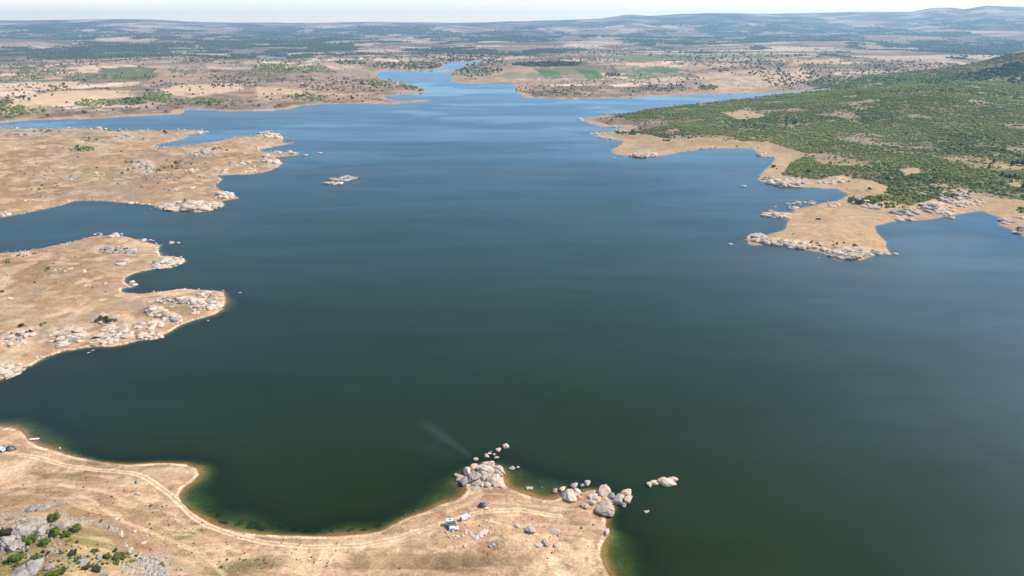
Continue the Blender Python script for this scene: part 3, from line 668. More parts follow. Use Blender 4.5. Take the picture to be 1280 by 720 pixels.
for x, y, rx, ry in [(188,706,28,16),(215,718,24,10),(10,680,24,12),(45,662,34,12),(47,636,20,6),(112,653,36,5)]:
    col = put(col, px_blob(x, y, rx, ry) * orough * 0.75, C(0.36, 0.33, 0.29))
col = np.clip(col, 0.005, 0.8)
col[SD > -1] = 0.36 * (np.maximum(col[SD > -1], .01) / 0.36) ** 1.45
lum = (col @ np.array([.3, .6, .1], np.float32))[:, None]
k_ = SD > -1
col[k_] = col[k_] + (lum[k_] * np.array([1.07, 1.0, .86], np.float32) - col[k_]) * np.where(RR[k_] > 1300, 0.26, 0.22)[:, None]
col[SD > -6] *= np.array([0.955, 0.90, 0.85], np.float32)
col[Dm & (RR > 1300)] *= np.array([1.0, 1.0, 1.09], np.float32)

Vg = np.vstack([np.column_stack([P, Z]), [[0, 0, float(Z[:NA].mean())]]])
me = np_mesh('ground', Vg, quads)
# close the middle with a small fan
bm = bmesh.new(); bm.from_mesh(me); bm.verts.ensure_lookup_table()
for j in range(NA):
    try: bm.faces.new((bm.verts[apex], bm.verts[(j + 1) % NA], bm.verts[j])).smooth = True
    except ValueError: pass
bmesh.ops.recalc_face_normals(bm, faces=bm.faces[-NA:]) if False else None
bm.to_mesh(me); bm.free()
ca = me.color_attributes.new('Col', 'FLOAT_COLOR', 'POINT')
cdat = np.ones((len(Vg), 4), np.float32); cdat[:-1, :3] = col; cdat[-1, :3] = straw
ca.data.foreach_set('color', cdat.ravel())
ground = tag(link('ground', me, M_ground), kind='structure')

# ------------------------------------------------------------------ lake surface (only where there is water)
wet_v = (Z < 0.25)
wq = quads[wet_v[quads].any(1)]
used, inv = np.unique(wq, return_inverse=True)
wv = np.column_stack([P[used], np.zeros(len(used))])
wm = np_mesh('lake_water', wv, inv.reshape(wq.shape))
ux, uy = P[used, 0], P[used, 1]; ur = np.hypot(ux, uy)
at_d = wm.attributes.new('depth', 'FLOAT', 'POINT'); at_d.data.foreach_set('value', np.maximum(-Z[used], 0).astype(np.float32))
# wind patches: smooth sheltered water against ruffled water
st = fbm(ux * 0.55 + uy * 0.15, uy * 0.9, 260, 5, 401)
st2 = fbm(ux * 0.35, uy * 1.0, 120, 4, 402)
def ublob(x, y, rx, ry):
    c = plane(x, y); ex = plane(x + rx, y) - c; ey = plane(x, y - ry) - c
    lx = np.hypot(*ex); ly = np.hypot(*ey); Q = P[used]
    u = ((Q - c) @ (ex / lx)) / lx; v = ((Q - c) @ (ey / ly)) / ly
    return np.exp(-(u * u + v * v))
lane = sstep(350, 1300, ur)
calm = 0.14 + 0.18 * lane + 1.05 * (sstep(0.42, 0.60, st) - 0.5) * (0.12 + 0.88 * lane) + 0.75 * (sstep(0.42, 0.56, st2) - 0.5) * sstep(350, 1300, ur)
calm = calm * (1 - 0.75 * ublob(600, 232, 190, 38)) * (1 - 0.6 * ublob(470, 160, 120, 9))
calm = calm + 0.7 * ublob(1262, 285, 70, 28) + 0.4 * ublob(1010, 240, 50, 10) + 0.3 * ublob(880, 205, 90, 30) + 0.35 * ublob(440, 145, 80, 14) + 0.5 * ublob(860, 124, 90, 4)
calm = calm - 0.3 * ublob(90, 290, 120, 30) - 0.3 * ublob(200, 348, 40, 20) - .3 * ublob(180, 150, 120, 10)
wm.attributes.new('calm', 'FLOAT', 'POINT').data.foreach_set('value', (1 / (1 + np.exp(-5.5 * (calm - 0.5)))).astype(np.float32))
pl_a = plane(533, 528); pl_b = plane(596, 574)
e = pl_b - pl_a; L_ = np.hypot(*e); q = P[used] - pl_a; tt = (q @ e) / (L_ * L_); nn = (q @ np.array([-e[1], e[0]])) / L_
wdt = 3.6 - 2.2 * np.clip(tt, 0, 1)
plume = np.exp(-((nn + 1.5 + 3 * (fbm(ux, uy, 14, 3, 410) - .5)) / wdt) ** 2) * sstep(-0.15, 0.15, tt) * sstep(1.02, 0.85, tt)
pl_c = plane(508, 552); pl_d = plane(590, 575); e2 = pl_d - pl_c; L2 = np.hypot(*e2); q = P[used] - pl_c; t2 = (q @ e2) / (L2 * L2); n2 = (q @ np.array([-e2[1], e2[0]])) / L2
plume2 = 0.45 * np.exp(-((n2) / 3.0) ** 2) * sstep(-0.1, 0.3, t2) * sstep(1.0, 0.8, t2)
wm.attributes.new('silt_sheen', 'FLOAT', 'POINT').data.foreach_set('value', np.clip(0.22 * plume + 0.14 * plume2 + 0.42 * ublob(1340, 440, 280, 180) * (0.7 + 0.6 * st), 0, 1).astype(np.float32))  # broad blob on the right paints a pale sky sheen into the water colour
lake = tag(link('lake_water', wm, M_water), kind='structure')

# ------------------------------------------------------------------ rocks
def ico(sub):
    bm = bmesh.new(); bmesh.ops.create_icosphere(bm, subdivisions=sub, radius=1.0)
    v = np.array([x.co[:] for x in bm.verts]); f = np.array([[w.index for w in x.verts] for x in bm.faces]); bm.free()
    return v, f

def n3(v, wl, seed, o=3):                            # rough 3-D noise from three planes
    return (fbm(v[:, 0] + 9.1, v[:, 1] + 3.3, wl, o, seed) + fbm(v[:, 1] + 4.7, v[:, 2] + 8.2, wl, o, seed + 3) + fbm(v[:, 2] + 2.9, v[:, 0] + 6.6, wl, o, seed + 6)) / 3 - 0.5

def boulder_shape(seed, sub, rough=1.0):
    v, f = ico(sub); r = np.random.default_rng(seed)
    rad = np.ones(len(v))
    k = 13
    for _ in range(k):                               # worn joint faces
        n = r.normal(size=3); n /= np.linalg.norm(n); d = r.uniform(0.55, 0.92)
        c = v @ n
        cut = np.where(c > 1e-3, d / np.maximum(c, 1e-3), 9.0)
        rad = -np.log(np.exp(-rad * 24) + np.exp(-np.minimum(cut, 3) * 24)) / 24
    rad = rad * (1 + 0.55 * n3(v, 0.9, seed) + 0.26 * rough * n3(v, 0.3, seed + 40) + 0.15 * rough * n3(v, 0.11, seed + 60))
    w = v * rad[:, None]
    if r.random() < 0.85:                             # one open crack
        n = r.normal(size=3); n[2] *= 0.3; n /= np.linalg.norm(n)
        c = w @ n + 0.25 * n3(v, 0.7, seed + 9) - r.uniform(-0.3, 0.3)
        w = w * (1 - 0.22 * np.exp(-(c / 0.045) ** 2))[:, None]
    w /= np.abs(w).max(0)
    return w, f

BOULD = [boulder_shape(100 + i, 5, 1.5) for i in range(12)]
BGREY = [boulder_shape(160 + i, 5, 2.3) for i in range(12)]
BLOW = [boulder_shape(100 + i, 2) for i in range(12)]
BM_pink = []; BM_grey = []
for i in range(12):
    for lst, m, nm, (v, f) in ((BM_pink, M_rock, 'granite_boulder', BOULD[i]), (BM_grey, M_grey, 'grey_boulder', BGREY[i])):
        me = np_mesh(nm, v, f); me.materials.append(m); lst.append(me)

class Rock:
    __slots__ = ('x', 'y', 'w', 'h', 'mat', 'label', 'group', 'rot', 'order')
    def __init__(s, x, y, w, h, mat='pink', label=None, group=None):
        s.x, s.y, s.w, s.h, s.mat, s.label, s.group = x, y, w, h, mat, label, group
        s.rot = random.uniform(-0.5, 0.5)

rocks = []
def zoom_rocks(lst, scale, ox, oy):
    for t in lst:
        x, y, w, h = t[:4]
        rocks.append(Rock(ox + x / scale, oy + y / scale, w / scale, h / scale, t[4], t[5], t[6] if len(t) > 6 else None))

PILE = 'boulders heaped at the tip of the camp headland'
zoom_rocks([  # grey on the front and left boulders paints the heap's shaded side darker
 (490,283,120,45,'pink','flat pale slab at the back of the boulder heap'), (375,325,72,62,'pink','pale round boulder at the upper left of the boulder heap'),
 (318,358,62,78,'pink','upright narrow boulder on the left flank of the boulder heap'), (432,330,72,62,'pink','pinkish boulder at the upper middle of the boulder heap'),
 (492,375,130,95,'pink','broad pink boulder in the centre of the boulder heap'), (592,358,135,98,'pink','biggest sunlit boulder on the right of the boulder heap'),
 (562,435,122,98,'pink','large pale boulder at the front right of the boulder heap'), (390,412,105,80,'grey','grey shaded boulder in the front middle of the boulder heap'),
 (475,415,58,48,'pink','small wedge boulder stuck between large ones in the heap'), (395,468,92,42,'grey','low dark boulder at the foot of the heap'),
 (265,402,112,36,'pink','long flat boulder reaching left from the heap over water'), (300,452,78,74,'grey','round grey boulder at the left foot of the heap by water'),
 (240,432,42,44,'grey','small grey boulder standing in water left of the heap'), (215,390,32,26,'pink','leftmost tiny boulder in the water beside the heap'),
 (505,475,85,50,'pink','pale boulder at the front foot of the heap on sand'), (455,478,42,36,'pink','small hollowed boulder at the front of the heap'),
 (575,492,50,30,'pink','small boulder with a shaded hollow at the heap front'), (400,502,82,28,'pink','flat pale slab on the sand below the heap'),
 (620,490,40,30,'pink','small boulder at the right foot of the heap by shore'), (355,440,50,40,'grey','dark boulder in the gap at the left front of the heap'),
 (530,320,90,60,'pink','pale boulder behind the broad pink one in the heap')], 7.2, 540, 540)
for r in rocks: r.group = PILE
zoom_rocks([
 (400,248,52,28,'pink','yellowish rock awash just behind the boulder heap'), (660,130,58,46,'pink','farthest white rock in the chain leading out from the heap'),
 (600,165,52,36,'pink','second farthest white rock in the chain off the heap'), (530,178,26,14,'grey','small dark rock awash in the chain off the heap'),
 (515,198,40,26,'pink','small white rock in the middle of the chain off the heap'), (558,203,36,20,'pink','flat white rock in the middle of the chain off the heap'),
 (492,220,42,36,'pink','white rock of the chain nearest the heap'), (583,233,52,26,'pink','low slanting white rock right of the chain off the heap'),
 (722,327,60,36,'pink','larger of two white rocks in water right of the heap'), (775,318,34,22,'pink','smaller of two white rocks in water right of the heap'),
 (878,505,82,40,'pink','lone white rock in the shallows between heap and second outcrop'), (990,502,22,14,'grey','tiny dark rock in the shallows left of the second outcrop')], 7.2, 540, 540)
OUT = 'boulders of the outcrop on the corner of the camp headland'
n0 = len(rocks)
zoom_rocks([
 (175,175,32,32,'grey','dark rock in water at the left end of the corner outcrop'), (220,163,38,38,'pink','round rock at the upper left of the corner outcrop'),
 (300,145,48,44,'pink','round rock standing in water behind the corner outcrop'), (380,127,44,42,'pink','farthest round rock in water behind the corner outcrop'),
 (350,142,28,26,'grey','small dark rock beside the farthest one behind the outcrop'), (228,197,72,32,'grey','cracked grey rock at the left of the corner outcrop'),
 (268,217,100,82,'pink','big smooth dome in the left half of the corner outcrop'), (315,195,54,58,'pink','pale boulder leaning on the big smooth left dome'),
 (345,190,22,20,'pink','small rock right of the left dome'), (355,173,14,13,'grey','tiny rock in water right of the left dome'),
 (420,215,72,46,'pink','pale boulder in the middle of the corner outcrop'), (420,250,68,42,'pink','low pale boulder in front of the middle of the outcrop'),
 (495,183,95,78,'pink','tall pale boulder at the top middle of the corner outcrop'), (440,230,60,50,'pink','boulder below the tall pale one in the corner outcrop'),
 (500,297,148,98,'pink','largest pale dome at the front right of the corner outcrop'), (535,213,54,46,'grey','grey boulder right of the tall pale one'),
 (575,242,62,72,'grey','grey upright boulder in the right part of the outcrop'), (632,190,84,46,'pink','long pale boulder at the far right of the outcrop'),
 (640,232,64,64,'pink','rounded boulder at the right end of the outcrop by water'), (525,250,58,36,'grey','dark shaded boulder above the largest pale dome'),
 (612,263,38,42,'grey','small upright boulder at the right end of the outcrop'), (372,272,64,40,'pink','flat pale boulder on the sand left of the largest dome'),
 (600,215,50,36,'pink','small pale boulder between the grey ones on the right')], 5.145, 660, 580)
for r in rocks[n0:]: r.group = OUT
zoom_rocks([
 (893,126,108,60,'pink','biggest rock of the islet right of the headland'), (932,100,82,32,'pink','slanting slab behind the biggest rock of the right islet'),
 (812,122,56,34,'pink','middle rock of the islet right of the headland'), (780,136,40,40,'pink','left rock of the islet right of the headland'),
 (760,308,48,22,'pink','small lone rock awash right of the largest dome'), (508,445,26,44,'pink','shoreline rock below the corner outcrop')], 5.145, 660, 580)
zoom_rocks([
 (402,266,56,36,'pink','pale boulder with a dark shadow on the sand of the headland'), (520,305,104,78,'pink','large low boulder in the middle of the headland sand'),
 (472,296,26,26,'pink','small rock against the left side of the low sand boulder'), (735,312,134,54,'pink','broad flat boulder on the right of the headland sand'),
 (765,352,26,18,'grey','small dark stone in front of the broad flat boulder'), (655,415,52,70,'pink','upright boulder of the pair low on the headland'),
 (590,440,84,40,'pink','flat boulder of the pair low on the headland'), (760,435,72,38,'pink','low boulder right of the upright one on the headland'),
 (190,435,60,34,'grey','grey stone in the small cluster on the headland grass'), (165,448,34,28,'grey','left stone of the small cluster on the headland grass'), (225,425,40,24,'grey','right stone of the small cluster on the headland grass'),
 (100,330,100,44,'pink','flat slab on the sand in front of the campers'), (30,372,96,44,'pink','left flat slab on the sand in front of the campers'), (75,352,60,40,'pink','middle slab on the sand in front of the campers')], 7.11, 590, 620)
zoom_rocks([
 (1098,530,38,34,'grey','grey stone on the bare sand behind the bay'), (1102,618,40,28,'pink','pale stone on the bare sand behind the bay')], 6.4, 0, 520)
KN = 'grey rocks on the knoll at the lower left'
n0 = len(rocks)
zoom_rocks([
 (250,180,120,60,'grey','grey rock at the left of the topmost outcrop on the knoll'), (350,172,90,60,'grey','grey rock at the right of the topmost outcrop on the knoll'), (300,160,100,50,'grey','middle rock of the topmost outcrop on the knoll'),
 (90,245,62,42,'grey','round pale grey boulder left above the knoll bushes'), (280,282,165,74,'grey','long grey boulder at the top of the main knoll pile'),
 (190,352,145,96,'grey','big grey boulder with shaded front in the main knoll pile'), (322,352,92,104,'grey','tilted grey slab right in the main knoll pile'), (250,345,80,70,'grey','grey rock wedged in the middle of the main knoll pile'),
 (35,450,84,116,'grey','steep grey rock at the left edge of the knoll'), (130,470,104,84,'grey','broken grey rock right of the steep one at the left edge'), (80,420,70,60,'grey','grey rock above the steep one at the left edge'),
 (500,312,104,70,'grey','pale grey boulder between the two green knoll bushes'), (430,300,70,50,'grey','small grey boulder left of the bright green bush'),
 (235,680,250,130,'grey','huge grey dome rock at the bottom edge of the knoll'), (400,632,92,58,'grey','pointed grey rock right of the huge dome rock'),
 (640,597,124,60,'grey','flat grey boulder in the middle of the knoll grass'), (792,560,44,54,'grey','pointed upright stone on the knoll grass'),
 (970,375,48,50,'pink','pale stone at the lower end of the rubble line'), (1075,350,32,26,'pink','small white stone right of the rubble line'), (1150,440,62,20,'pink','flat white slab at the top of the right rubble slope'), (1175,387,22,20,'pink','tiny white stone on the track edge'),
 (430,512,92,30,'grey','low flat rock in the brown knoll grass'), (5,290,40,34,'grey','grey boulder cut by the left edge'), (60,342,84,70,'grey','grey boulder left of the main knoll pile'), (1040,490,80,36,'pink','pale slab on the right rubble slope'), (1000,465,50,24,'pink','small pale slab above the right rubble slope'),
 (885,330,40,50,'grey','shaded stone in the rubble line'), (690,600,36,44,'grey','small grey rock against the flat knoll boulder'), (820,695,90,34,'grey','grey rock at the bottom edge of the knoll')], 6.4, 0, 610)
for r in rocks[n0:]: r.group = KN

for x, y, rx, ry, n, (a, b), c, sl, ph in CLUST:
    for k in range(n):
        rad_ = math.sqrt(random.random()); th = random.uniform(0, 2 * math.pi)
        u = rad_ * math.cos(th) * rx; v = rad_ * math.sin(th) * ry
        s = (a + (b - a) * random.random() ** 1.8) * 1.6
        g = 'boulders of the ' + ph
        rocks.append(Rock(x + u, y + v + sl * u * 0.5, s, s * random.uniform(0.28, 0.48), c if random.random() < 0.85 else ('grey' if c == 'pink' else 'pink'),
                          ('pale pink boulder among the ' if c == 'pink' else 'grey boulder among the ') + ph if ('rocks' in ph or 'slabs' in ph or 'stones' in ph) else
                          ('pale boulder of the ' if c == 'pink' else 'grey boulder of the ') + ph, g))
ISL = 'boulders of the small island in open water'
for x, y, w, h, c, l in [(411,229,12,5,'pink','left low boulder of the small island in open water'), (423,230,11,5,'pink','front flat boulder of the small island in open water'), (418,224.5,10,6,'grey','dark boulder at the back left of the small island'), (430,222.5,12,6,'pink','highest pale boulder at the back of the small island'),
                      (439,223.5,12,6,'grey','right hand boulder of the small island with dark front'), (427,226,9,4,'grey','small boulder in the middle of the small island'), (434,226,8,3,'pink','low boulder at the front right of the small island')]:
    rocks.append(Rock(x, y, w * 1.5, h * 1.15, c, l, ISL))
for x, y, w, h, l in [(381,194.3,9,3,'nearer white islet off the tail of the far spit'), (400,191.4,8,3,'farther white islet off the tail of the far spit'), (215,304.3,7,4,'larger white islet north of the middle spit'), (223.5,304,5,2.5,'smaller white islet north of the middle spit'),
                   (300,366,5,1.8,'white speck of rock off the tip of the middle spit'), (260,401,3,2,'tiny rock off the south shore of the middle spit'), (111,441,5,2,'left tiny rock in water below the pale outcrop'), (116,438,5,2,'right tiny rock in water below the pale outcrop'), (80,437.5,6,2.4,'flat rock at the waterline below the pale outcrop'),
                   (930,233,9,3.5,'flat islet off the right cove'), (969,258.5,5,2,'tiny islet north of the right spit'), (913,305.5,7,3,'lone rock west of the right spit'), (1023,322.5,5,1.8,'tiny rock south of the right spit'), (188,261.5,3,1.2,'tiny rock off the white shelf'), (28,463,5,2,'small rock off the left shore of the middle spit'),
                   (1112,318,10,2.2,'long flat rock off the south tip of the right spit'), (279,363,4,1.6,'small rock at the back of the spit tip'), (768,197,5,1.6,'small rock off the far right bank'), (356,169,3,1.5,'tiny rock off the east end of the far spit')]:
    rocks.append(Rock(x, y, w, h, 'pink', l))
# rubble: counts nobody would make
rub = []
def rubble(x0, y0, x1, y1, wid, n, a, b, c):
    for _ in range(n):
        t = random.random(); q = random.gauss(0, wid)
        s = a + (b - a) * random.random() ** 2.5
        rub.append((x0 + (x1 - x0) * t + q * 0.6, y0 + (y1 - y0) * t + q, s, s * random.uniform(.45, .7), c))
rubble(75, 643, 148, 663, 1.6, 130, 1.2, 5, 'grey'); rubble(160, 690, 215, 722, 8, 330, 1.2, 7, 'grey'); rubble(150, 712, 240, 730, 6, 220, 1.5, 7, 'grey'); rubble(0, 668, 40, 690, 8, 120, 1.5, 6, 'grey')
rubble(150, 660, 300, 715, 9, 90, .8, 2.6, 'pink'); rubble(25, 640, 70, 675, 6, 60, 1.0, 4, 'grey'); rubble(560, 672, 612, 664, 4, 90, 1.0, 5, 'pink'); rubble(570, 690, 740, 700, 18, 120, .5, 1.8, 'pink'); rubble(735, 640, 752, 705, 5, 90, .6, 2.2, 'pink')
rubble(240, 652, 330, 671, 1, 60, .6, 2, 'pink'); rubble(500, 648, 590, 622, 2, 60, .8, 2.4, 'pink'); rubble(600, 650, 745, 680, 14, 120, .5, 1.6, 'pink'); rubble(70, 600, 230, 640, 14, 60, .5, 1.5, 'pink')
rubble(20, 545, 120, 576, 2, 40, .6, 1.8, 'pink'); rubble(0, 620, 160, 640, 8, 50, .6, 2, 'pink')
for poly in (B_, C_, D_[52:100]):
    for (xa, ya), (xb, yb) in zip(poly[:-1], poly[1:]):
        L_ = math.hypot(xb - xa, yb - ya)
        if xa < -20 or L_ > 80: continue
        for _ in range(int(L_ * 0.35)):
            t = random.random(); s = random.uniform(.8, 2.4) if random.random() < .85 else random.uniform(2, 4)
            rub.append((xa + (xb - xa) * t + random.gauss(0, 1.2), ya + (yb - ya) * t + random.gauss(0, .5), s, s * .5, 'pink'))
for _ in range(420):                                  # stones over the spits
    x = random.uniform(0, 330); y = random.choice([random.uniform(300, 425), random.uniform(165, 250)])
    if signed(plane([x], [y]))[0][0] < 2: continue
    s = random.uniform(.8, 2.6); rub.append((x, y, s, s * .5, random.choice(['pink', 'pink', 'grey'])))

SCQ = []
while len(SCQ) < 620:
    x = random.uniform(960, 1279); y = random.uniform(95, 252)
    g_ = at(x, y)[0]
    if inside(g_[None, :2], SCRUBW)[0] and float(fbm(g_[None, 0], g_[None, 1], 60, 4, 321)[0]) > (0.56 if random.random() < .8 else .3):
        SCQ.append(1); s = random.uniform(1.2, 3.4); rub.append((x, y, s, s * .4, random.choice(['pink', 'pink', 'grey'])))

rubble(8, 655, 75, 672, 9, 170, 1.0, 6, 'grey'); rubble(60, 700, 135, 712, 9, 110, .8, 4, 'grey'); rubble(0, 700, 60, 722, 8, 80, .8, 4, 'grey')
def rock_frame(xs, ys, ws, hs):
    p = at(xs, ys)
    zero = p[:, 2]
    k = pxm(p); dep = np.arctan2(CAMZ - p[:, 2], np.hypot(p[:, 0], p[:, 1]))
    a = np.asarray(ws) / k / 2
    c = np.asarray(hs) / k / 2 / np.sqrt((1.9 * np.sin(dep)) ** 2 + np.cos(dep) ** 2) * 1.2
    b = np.maximum(1.9 * c, 0.6 * a)
    lift = np.where(np.asarray(hs) / np.asarray(ws) < 0.49, 0.0, 0.33) * c
    return np.column_stack([p[:, :2], zero + lift]), a, b, c

rx_ = np.array([r.x for r in rocks]); ry_ = np.array([r.y for r in rocks]); rw_ = np.array([r.w for r in rocks]); rh_ = np.array([r.h for r in rocks])
RP, Ra, Rb, Rc = rock_frame(rx_, ry_, rw_, rh_)
visible = (rx_ > -6) & (rx_ < 1286)
keep = np.argsort([-(r.w * r.h) * (50 if (r.group is None or r.group in (PILE, OUT, KN, ISL)) else 1) for r in rocks])
indiv = [i for i in keep if visible[i]][:292]
iset = set(indiv)
for i in indiv:
    r = rocks[i]
    o = bpy.data.objects.new('boulder', (BM_pink if r.mat == 'pink' else BM_grey)[(i * 7 + 3) % 12]); COL.objects.link(o)
    yaw = math.atan2(-RP[i, 0], RP[i, 1]) + r.rot
    o.location = RP[i]; o.rotation_euler = (random.uniform(-.18, .18), random.uniform(-.18, .18), yaw); q_ = 1.12 if r.group == PILE else (0.98 if r.group == OUT else 1.02); o.scale = (Ra[i] * q_ * 1.08, Rb[i] * q_, Rc[i] * q_ * .85)
    tag(o, r.label, 'boulder', r.group)

def merge(pos, yaw, sa, sb, sc, variants):            # one mesh out of many small copies
    vs, fs, base = [], [], 0
    which = rng.integers(0, len(variants), len(pos))
    for k, (v, f) in enumerate(variants):
        m = np.where(which == k)[0]
        if not len(m): continue
        q = v[None] * np.stack([sa[m], sb[m], sc[m]], -1)[:, None]
        c, s = np.cos(yaw[m])[:, None], np.sin(yaw[m])[:, None]
        w = np.stack([q[..., 0] * c - q[..., 1] * s, q[..., 0] * s + q[..., 1] * c, q[..., 2]], -1) + pos[m][:, None]
        ff_ = f[None] + (np.arange(len(m)) * len(v))[:, None, None] + base
        vs.append(w.reshape(-1, 3)); fs.append(ff_.reshape(-1, f.shape[1])); base += len(m) * len(v)
    return np.vstack(vs), np.vstack(fs)

rest = [(r.x, r.y, r.w, r.h, r.mat) for i, r in enumerate(rocks) if i not in iset] + rub
for c, m, nm in (('pink', M_rock, 'scattered_pale_rock'), ('grey', M_grey, 'scattered_grey_rock')):
    q = [t for t in rest if t[4] == c]
    xs, ys, ws, hs = (np.array([t[k] for t in q]) for k in range(4))
    pp, a, b, cc = rock_frame(xs, ys, ws, hs)
    v, f = merge(pp, rng.uniform(-.6, .6, len(q)) + np.arctan2(-pp[:, 0], pp[:, 1]), a, b, cc, BLOW)
    tag(link(nm, np_mesh(nm, v, f), m), 'loose ' + ('pale' if c == 'pink' else 'grey') + ' rocks and stones scattered over the dry shores', 'rocks', kind='stuff')

# ------------------------------------------------------------------ plants
def blob_shape(seed, sub, amp=0.75, floor=-0.35):
    v, f = ico(sub)
    r = 1 + amp * n3(v * 1.0, 0.8, seed, 3) + amp * 0.8 * n3(v, 0.35, seed + 50, 2)
    w = v * r[:, None]; w[:, 2] = np.maximum(w[:, 2], floor)
    k = (w[f][:, :, 2] > floor + 1e-4).any(1)
    f = f[k]; u, inv = np.unique(f, return_inverse=True)
    w = w[u]; w /= np.abs(w[:, :2]).max(); w[:, 2] = (w[:, 2] - w[:, 2].min()); w[:, 2] /= w[:, 2].max()
    return w, inv.reshape(f.shape)

def leafy_shape(seed, n, lobes=6, leaf=0.09, core=2):
    r = np.random.default_rng(seed)
    cs = np.column_stack([r.uniform(-.58, .58, lobes), r.uniform(-.58, .58, lobes), r.uniform(.25, .7, lobes)]); cs[0] = (0, 0, .5)
    rs = r.uniform(.27, .44, lobes)
    V, Fc, base = [], [], 0
    for c, q in zip(cs, rs):
        v, f = ico(core); v = v * (1 + 0.9 * n3(v, .6, seed + base % 97))[:, None] * q * 0.82 * np.array([1, 1, .85]) + c
        v[:, 2] = np.maximum(v[:, 2], 0); V.append(v); Fc.append(f + base); base += len(v)
    k = r.integers(0, lobes, n)
    d = r.normal(size=(n, 3)); d /= np.linalg.norm(d, axis=1)[:, None]; d[:, 2] = np.where(r.random(n) < .8, np.abs(d[:, 2]), d[:, 2])
    p = cs[k] + d * (rs[k] * r.uniform(.75, 1.12, n))[:, None]; p[:, 2] = np.maximum(p[:, 2], .02)
    t1 = r.normal(size=(n, 3)); t1 /= np.linalg.norm(t1, axis=1)[:, None]; t2 = np.cross(d, t1); t2 /= np.maximum(np.linalg.norm(t2, axis=1), 1e-6)[:, None]
    s = leaf * r.uniform(.6, 1.4, n)[:, None]
    tri = np.stack([p - t1 * s, p + t1 * s * .6 + t2 * s * .6, p + t1 * s * .3 - t2 * s * .8], 1).reshape(-1, 3)
    V.append(tri); Fc.append(np.arange(3 * n).reshape(-1, 3) + base)
    return np.vstack(V), np.vstack(Fc)

BL1 = [blob_shape(500 + i, 1) for i in range(10)]; BL2 = [blob_shape(520 + i, 2, 0.9) for i in range(10)]
LEAF_MID = [leafy_shape(540 + i, 260, 5, .16, 1) for i in range(6)]
LEAF_NEAR = [leafy_shape(560 + i, 2200, 13, .085, 1) for i in range(5)]
def stem_mesh(name, h, r):
    v = []; f = []
    for k, (z, q) in enumerate([(-0.25, 1.3), (0.35, .8), (1.0, .4)]):
        for j in range(6): v.append((q * r * math.cos(j * math.pi / 3), q * r * math.sin(j * math.pi / 3), z * h))
    for k in range(2):
        for j in range(6): f.append((k * 6 + j, k * 6 + (j + 1) % 6, k * 6 + 6 + (j + 1) % 6, k * 6 + 6 + j))
    return np_mesh(name, np.array(v), np.array(f))

# bushes on the knoll, near enough to have stems
NEARB = [(440,355,105,105,'bush','bright green bush in the gap right of the main knoll pile'), (597,332,95,85,'bush','bright green bush at the right end of the knoll pile'), (540,372,75,50,'bush','darker low bush under the pale boulder on the knoll'),
 (240,424,105,55,'bush','low green bush in front of the main knoll pile'), (360,432,85,75,'bush','green bush below the tilted slab of the knoll pile'), (135,557,115,55,'bush','yellowish green bush on the brown grass at the lower left'), (295,568,85,48,'bush','small dark green bush above the huge dome rock'),
 (430,690,115,44,'bush','green bush at the bottom edge right of the huge dome rock'), (588,520,64,54,'dry','dry brown bush on the knoll grass'), (960,552,105,60,'bush','round green bush beside the right rubble slope'), (862,546,62,52,'bush','green bush right of the pointed upright stone'), (780,645,85,44,'dry','dry low bush below the pointed upright stone'),
 (510,662,66,40,'dry','dry bush right of the pointed grey rock'), (432,245,95,64,'bush','yellow green bush at the top of the knoll pile'), (615,432,30,26,'dry','tiny dark bush on the open knoll grass'), (922,500,44,34,'dry','small dark bush above the round green bush'), (50,362,95,60,'dry','olive bush between the grey boulders at the left edge'), (690,640,60,40,'dry','dry bush below the flat grey boulder'), (20,345,50,40,'dry','dull bush at the left edge of the knoll')]
for i, (x, y, w, h, k, lab) in enumerate(NEARB):
    x, y, w, h = x / 6.4, 610 + y / 6.4, w / 6.4, h / 6.4
    p = at(x, y + h * 0.25)[0]; s = pxm(p)
    t = thing('bush', lab, 'bush', p, random.uniform(0, 6.28), 'bushes on the lower left knoll')
    v, f = LEAF_NEAR[i % 5]
    hh = min(h / s / .8, w / s * 0.85) * .72
    fo = link('foliage', np_mesh('foliage', v * np.array([w / s / 2 * 1.1, w / s / 2 * .95, hh]), f, False), M_bush if k == 'bush' else M_dry, t)
    link('stem', stem_mesh('stem', hh * .6, .12), M_bark, t)

# scatter points
def tri_area_sample(poly, n):
    lo, hi = poly.min(0), poly.max(0); out = []
    tot = 0
    while tot < n:
        q = rng.uniform(lo, hi, (max(n, 2000), 2)); q = q[inside(q, poly)]; out.append(q); tot += len(q)
    return np.vstack(out)[:n]
PL = []                                              # rows: x, y, diameter, height, kind (0 scrub, 1 dry, 2 tree, 3 pine), zone
ZONES = []
def add_plants(q, dia, hgt, kind, zone):
    if zone not in ZONES: ZONES.append(zone)
    PL.append(np.column_stack([q, dia, hgt, np.full(len(q), kind), np.full(len(q), ZONES.index(zone))]))
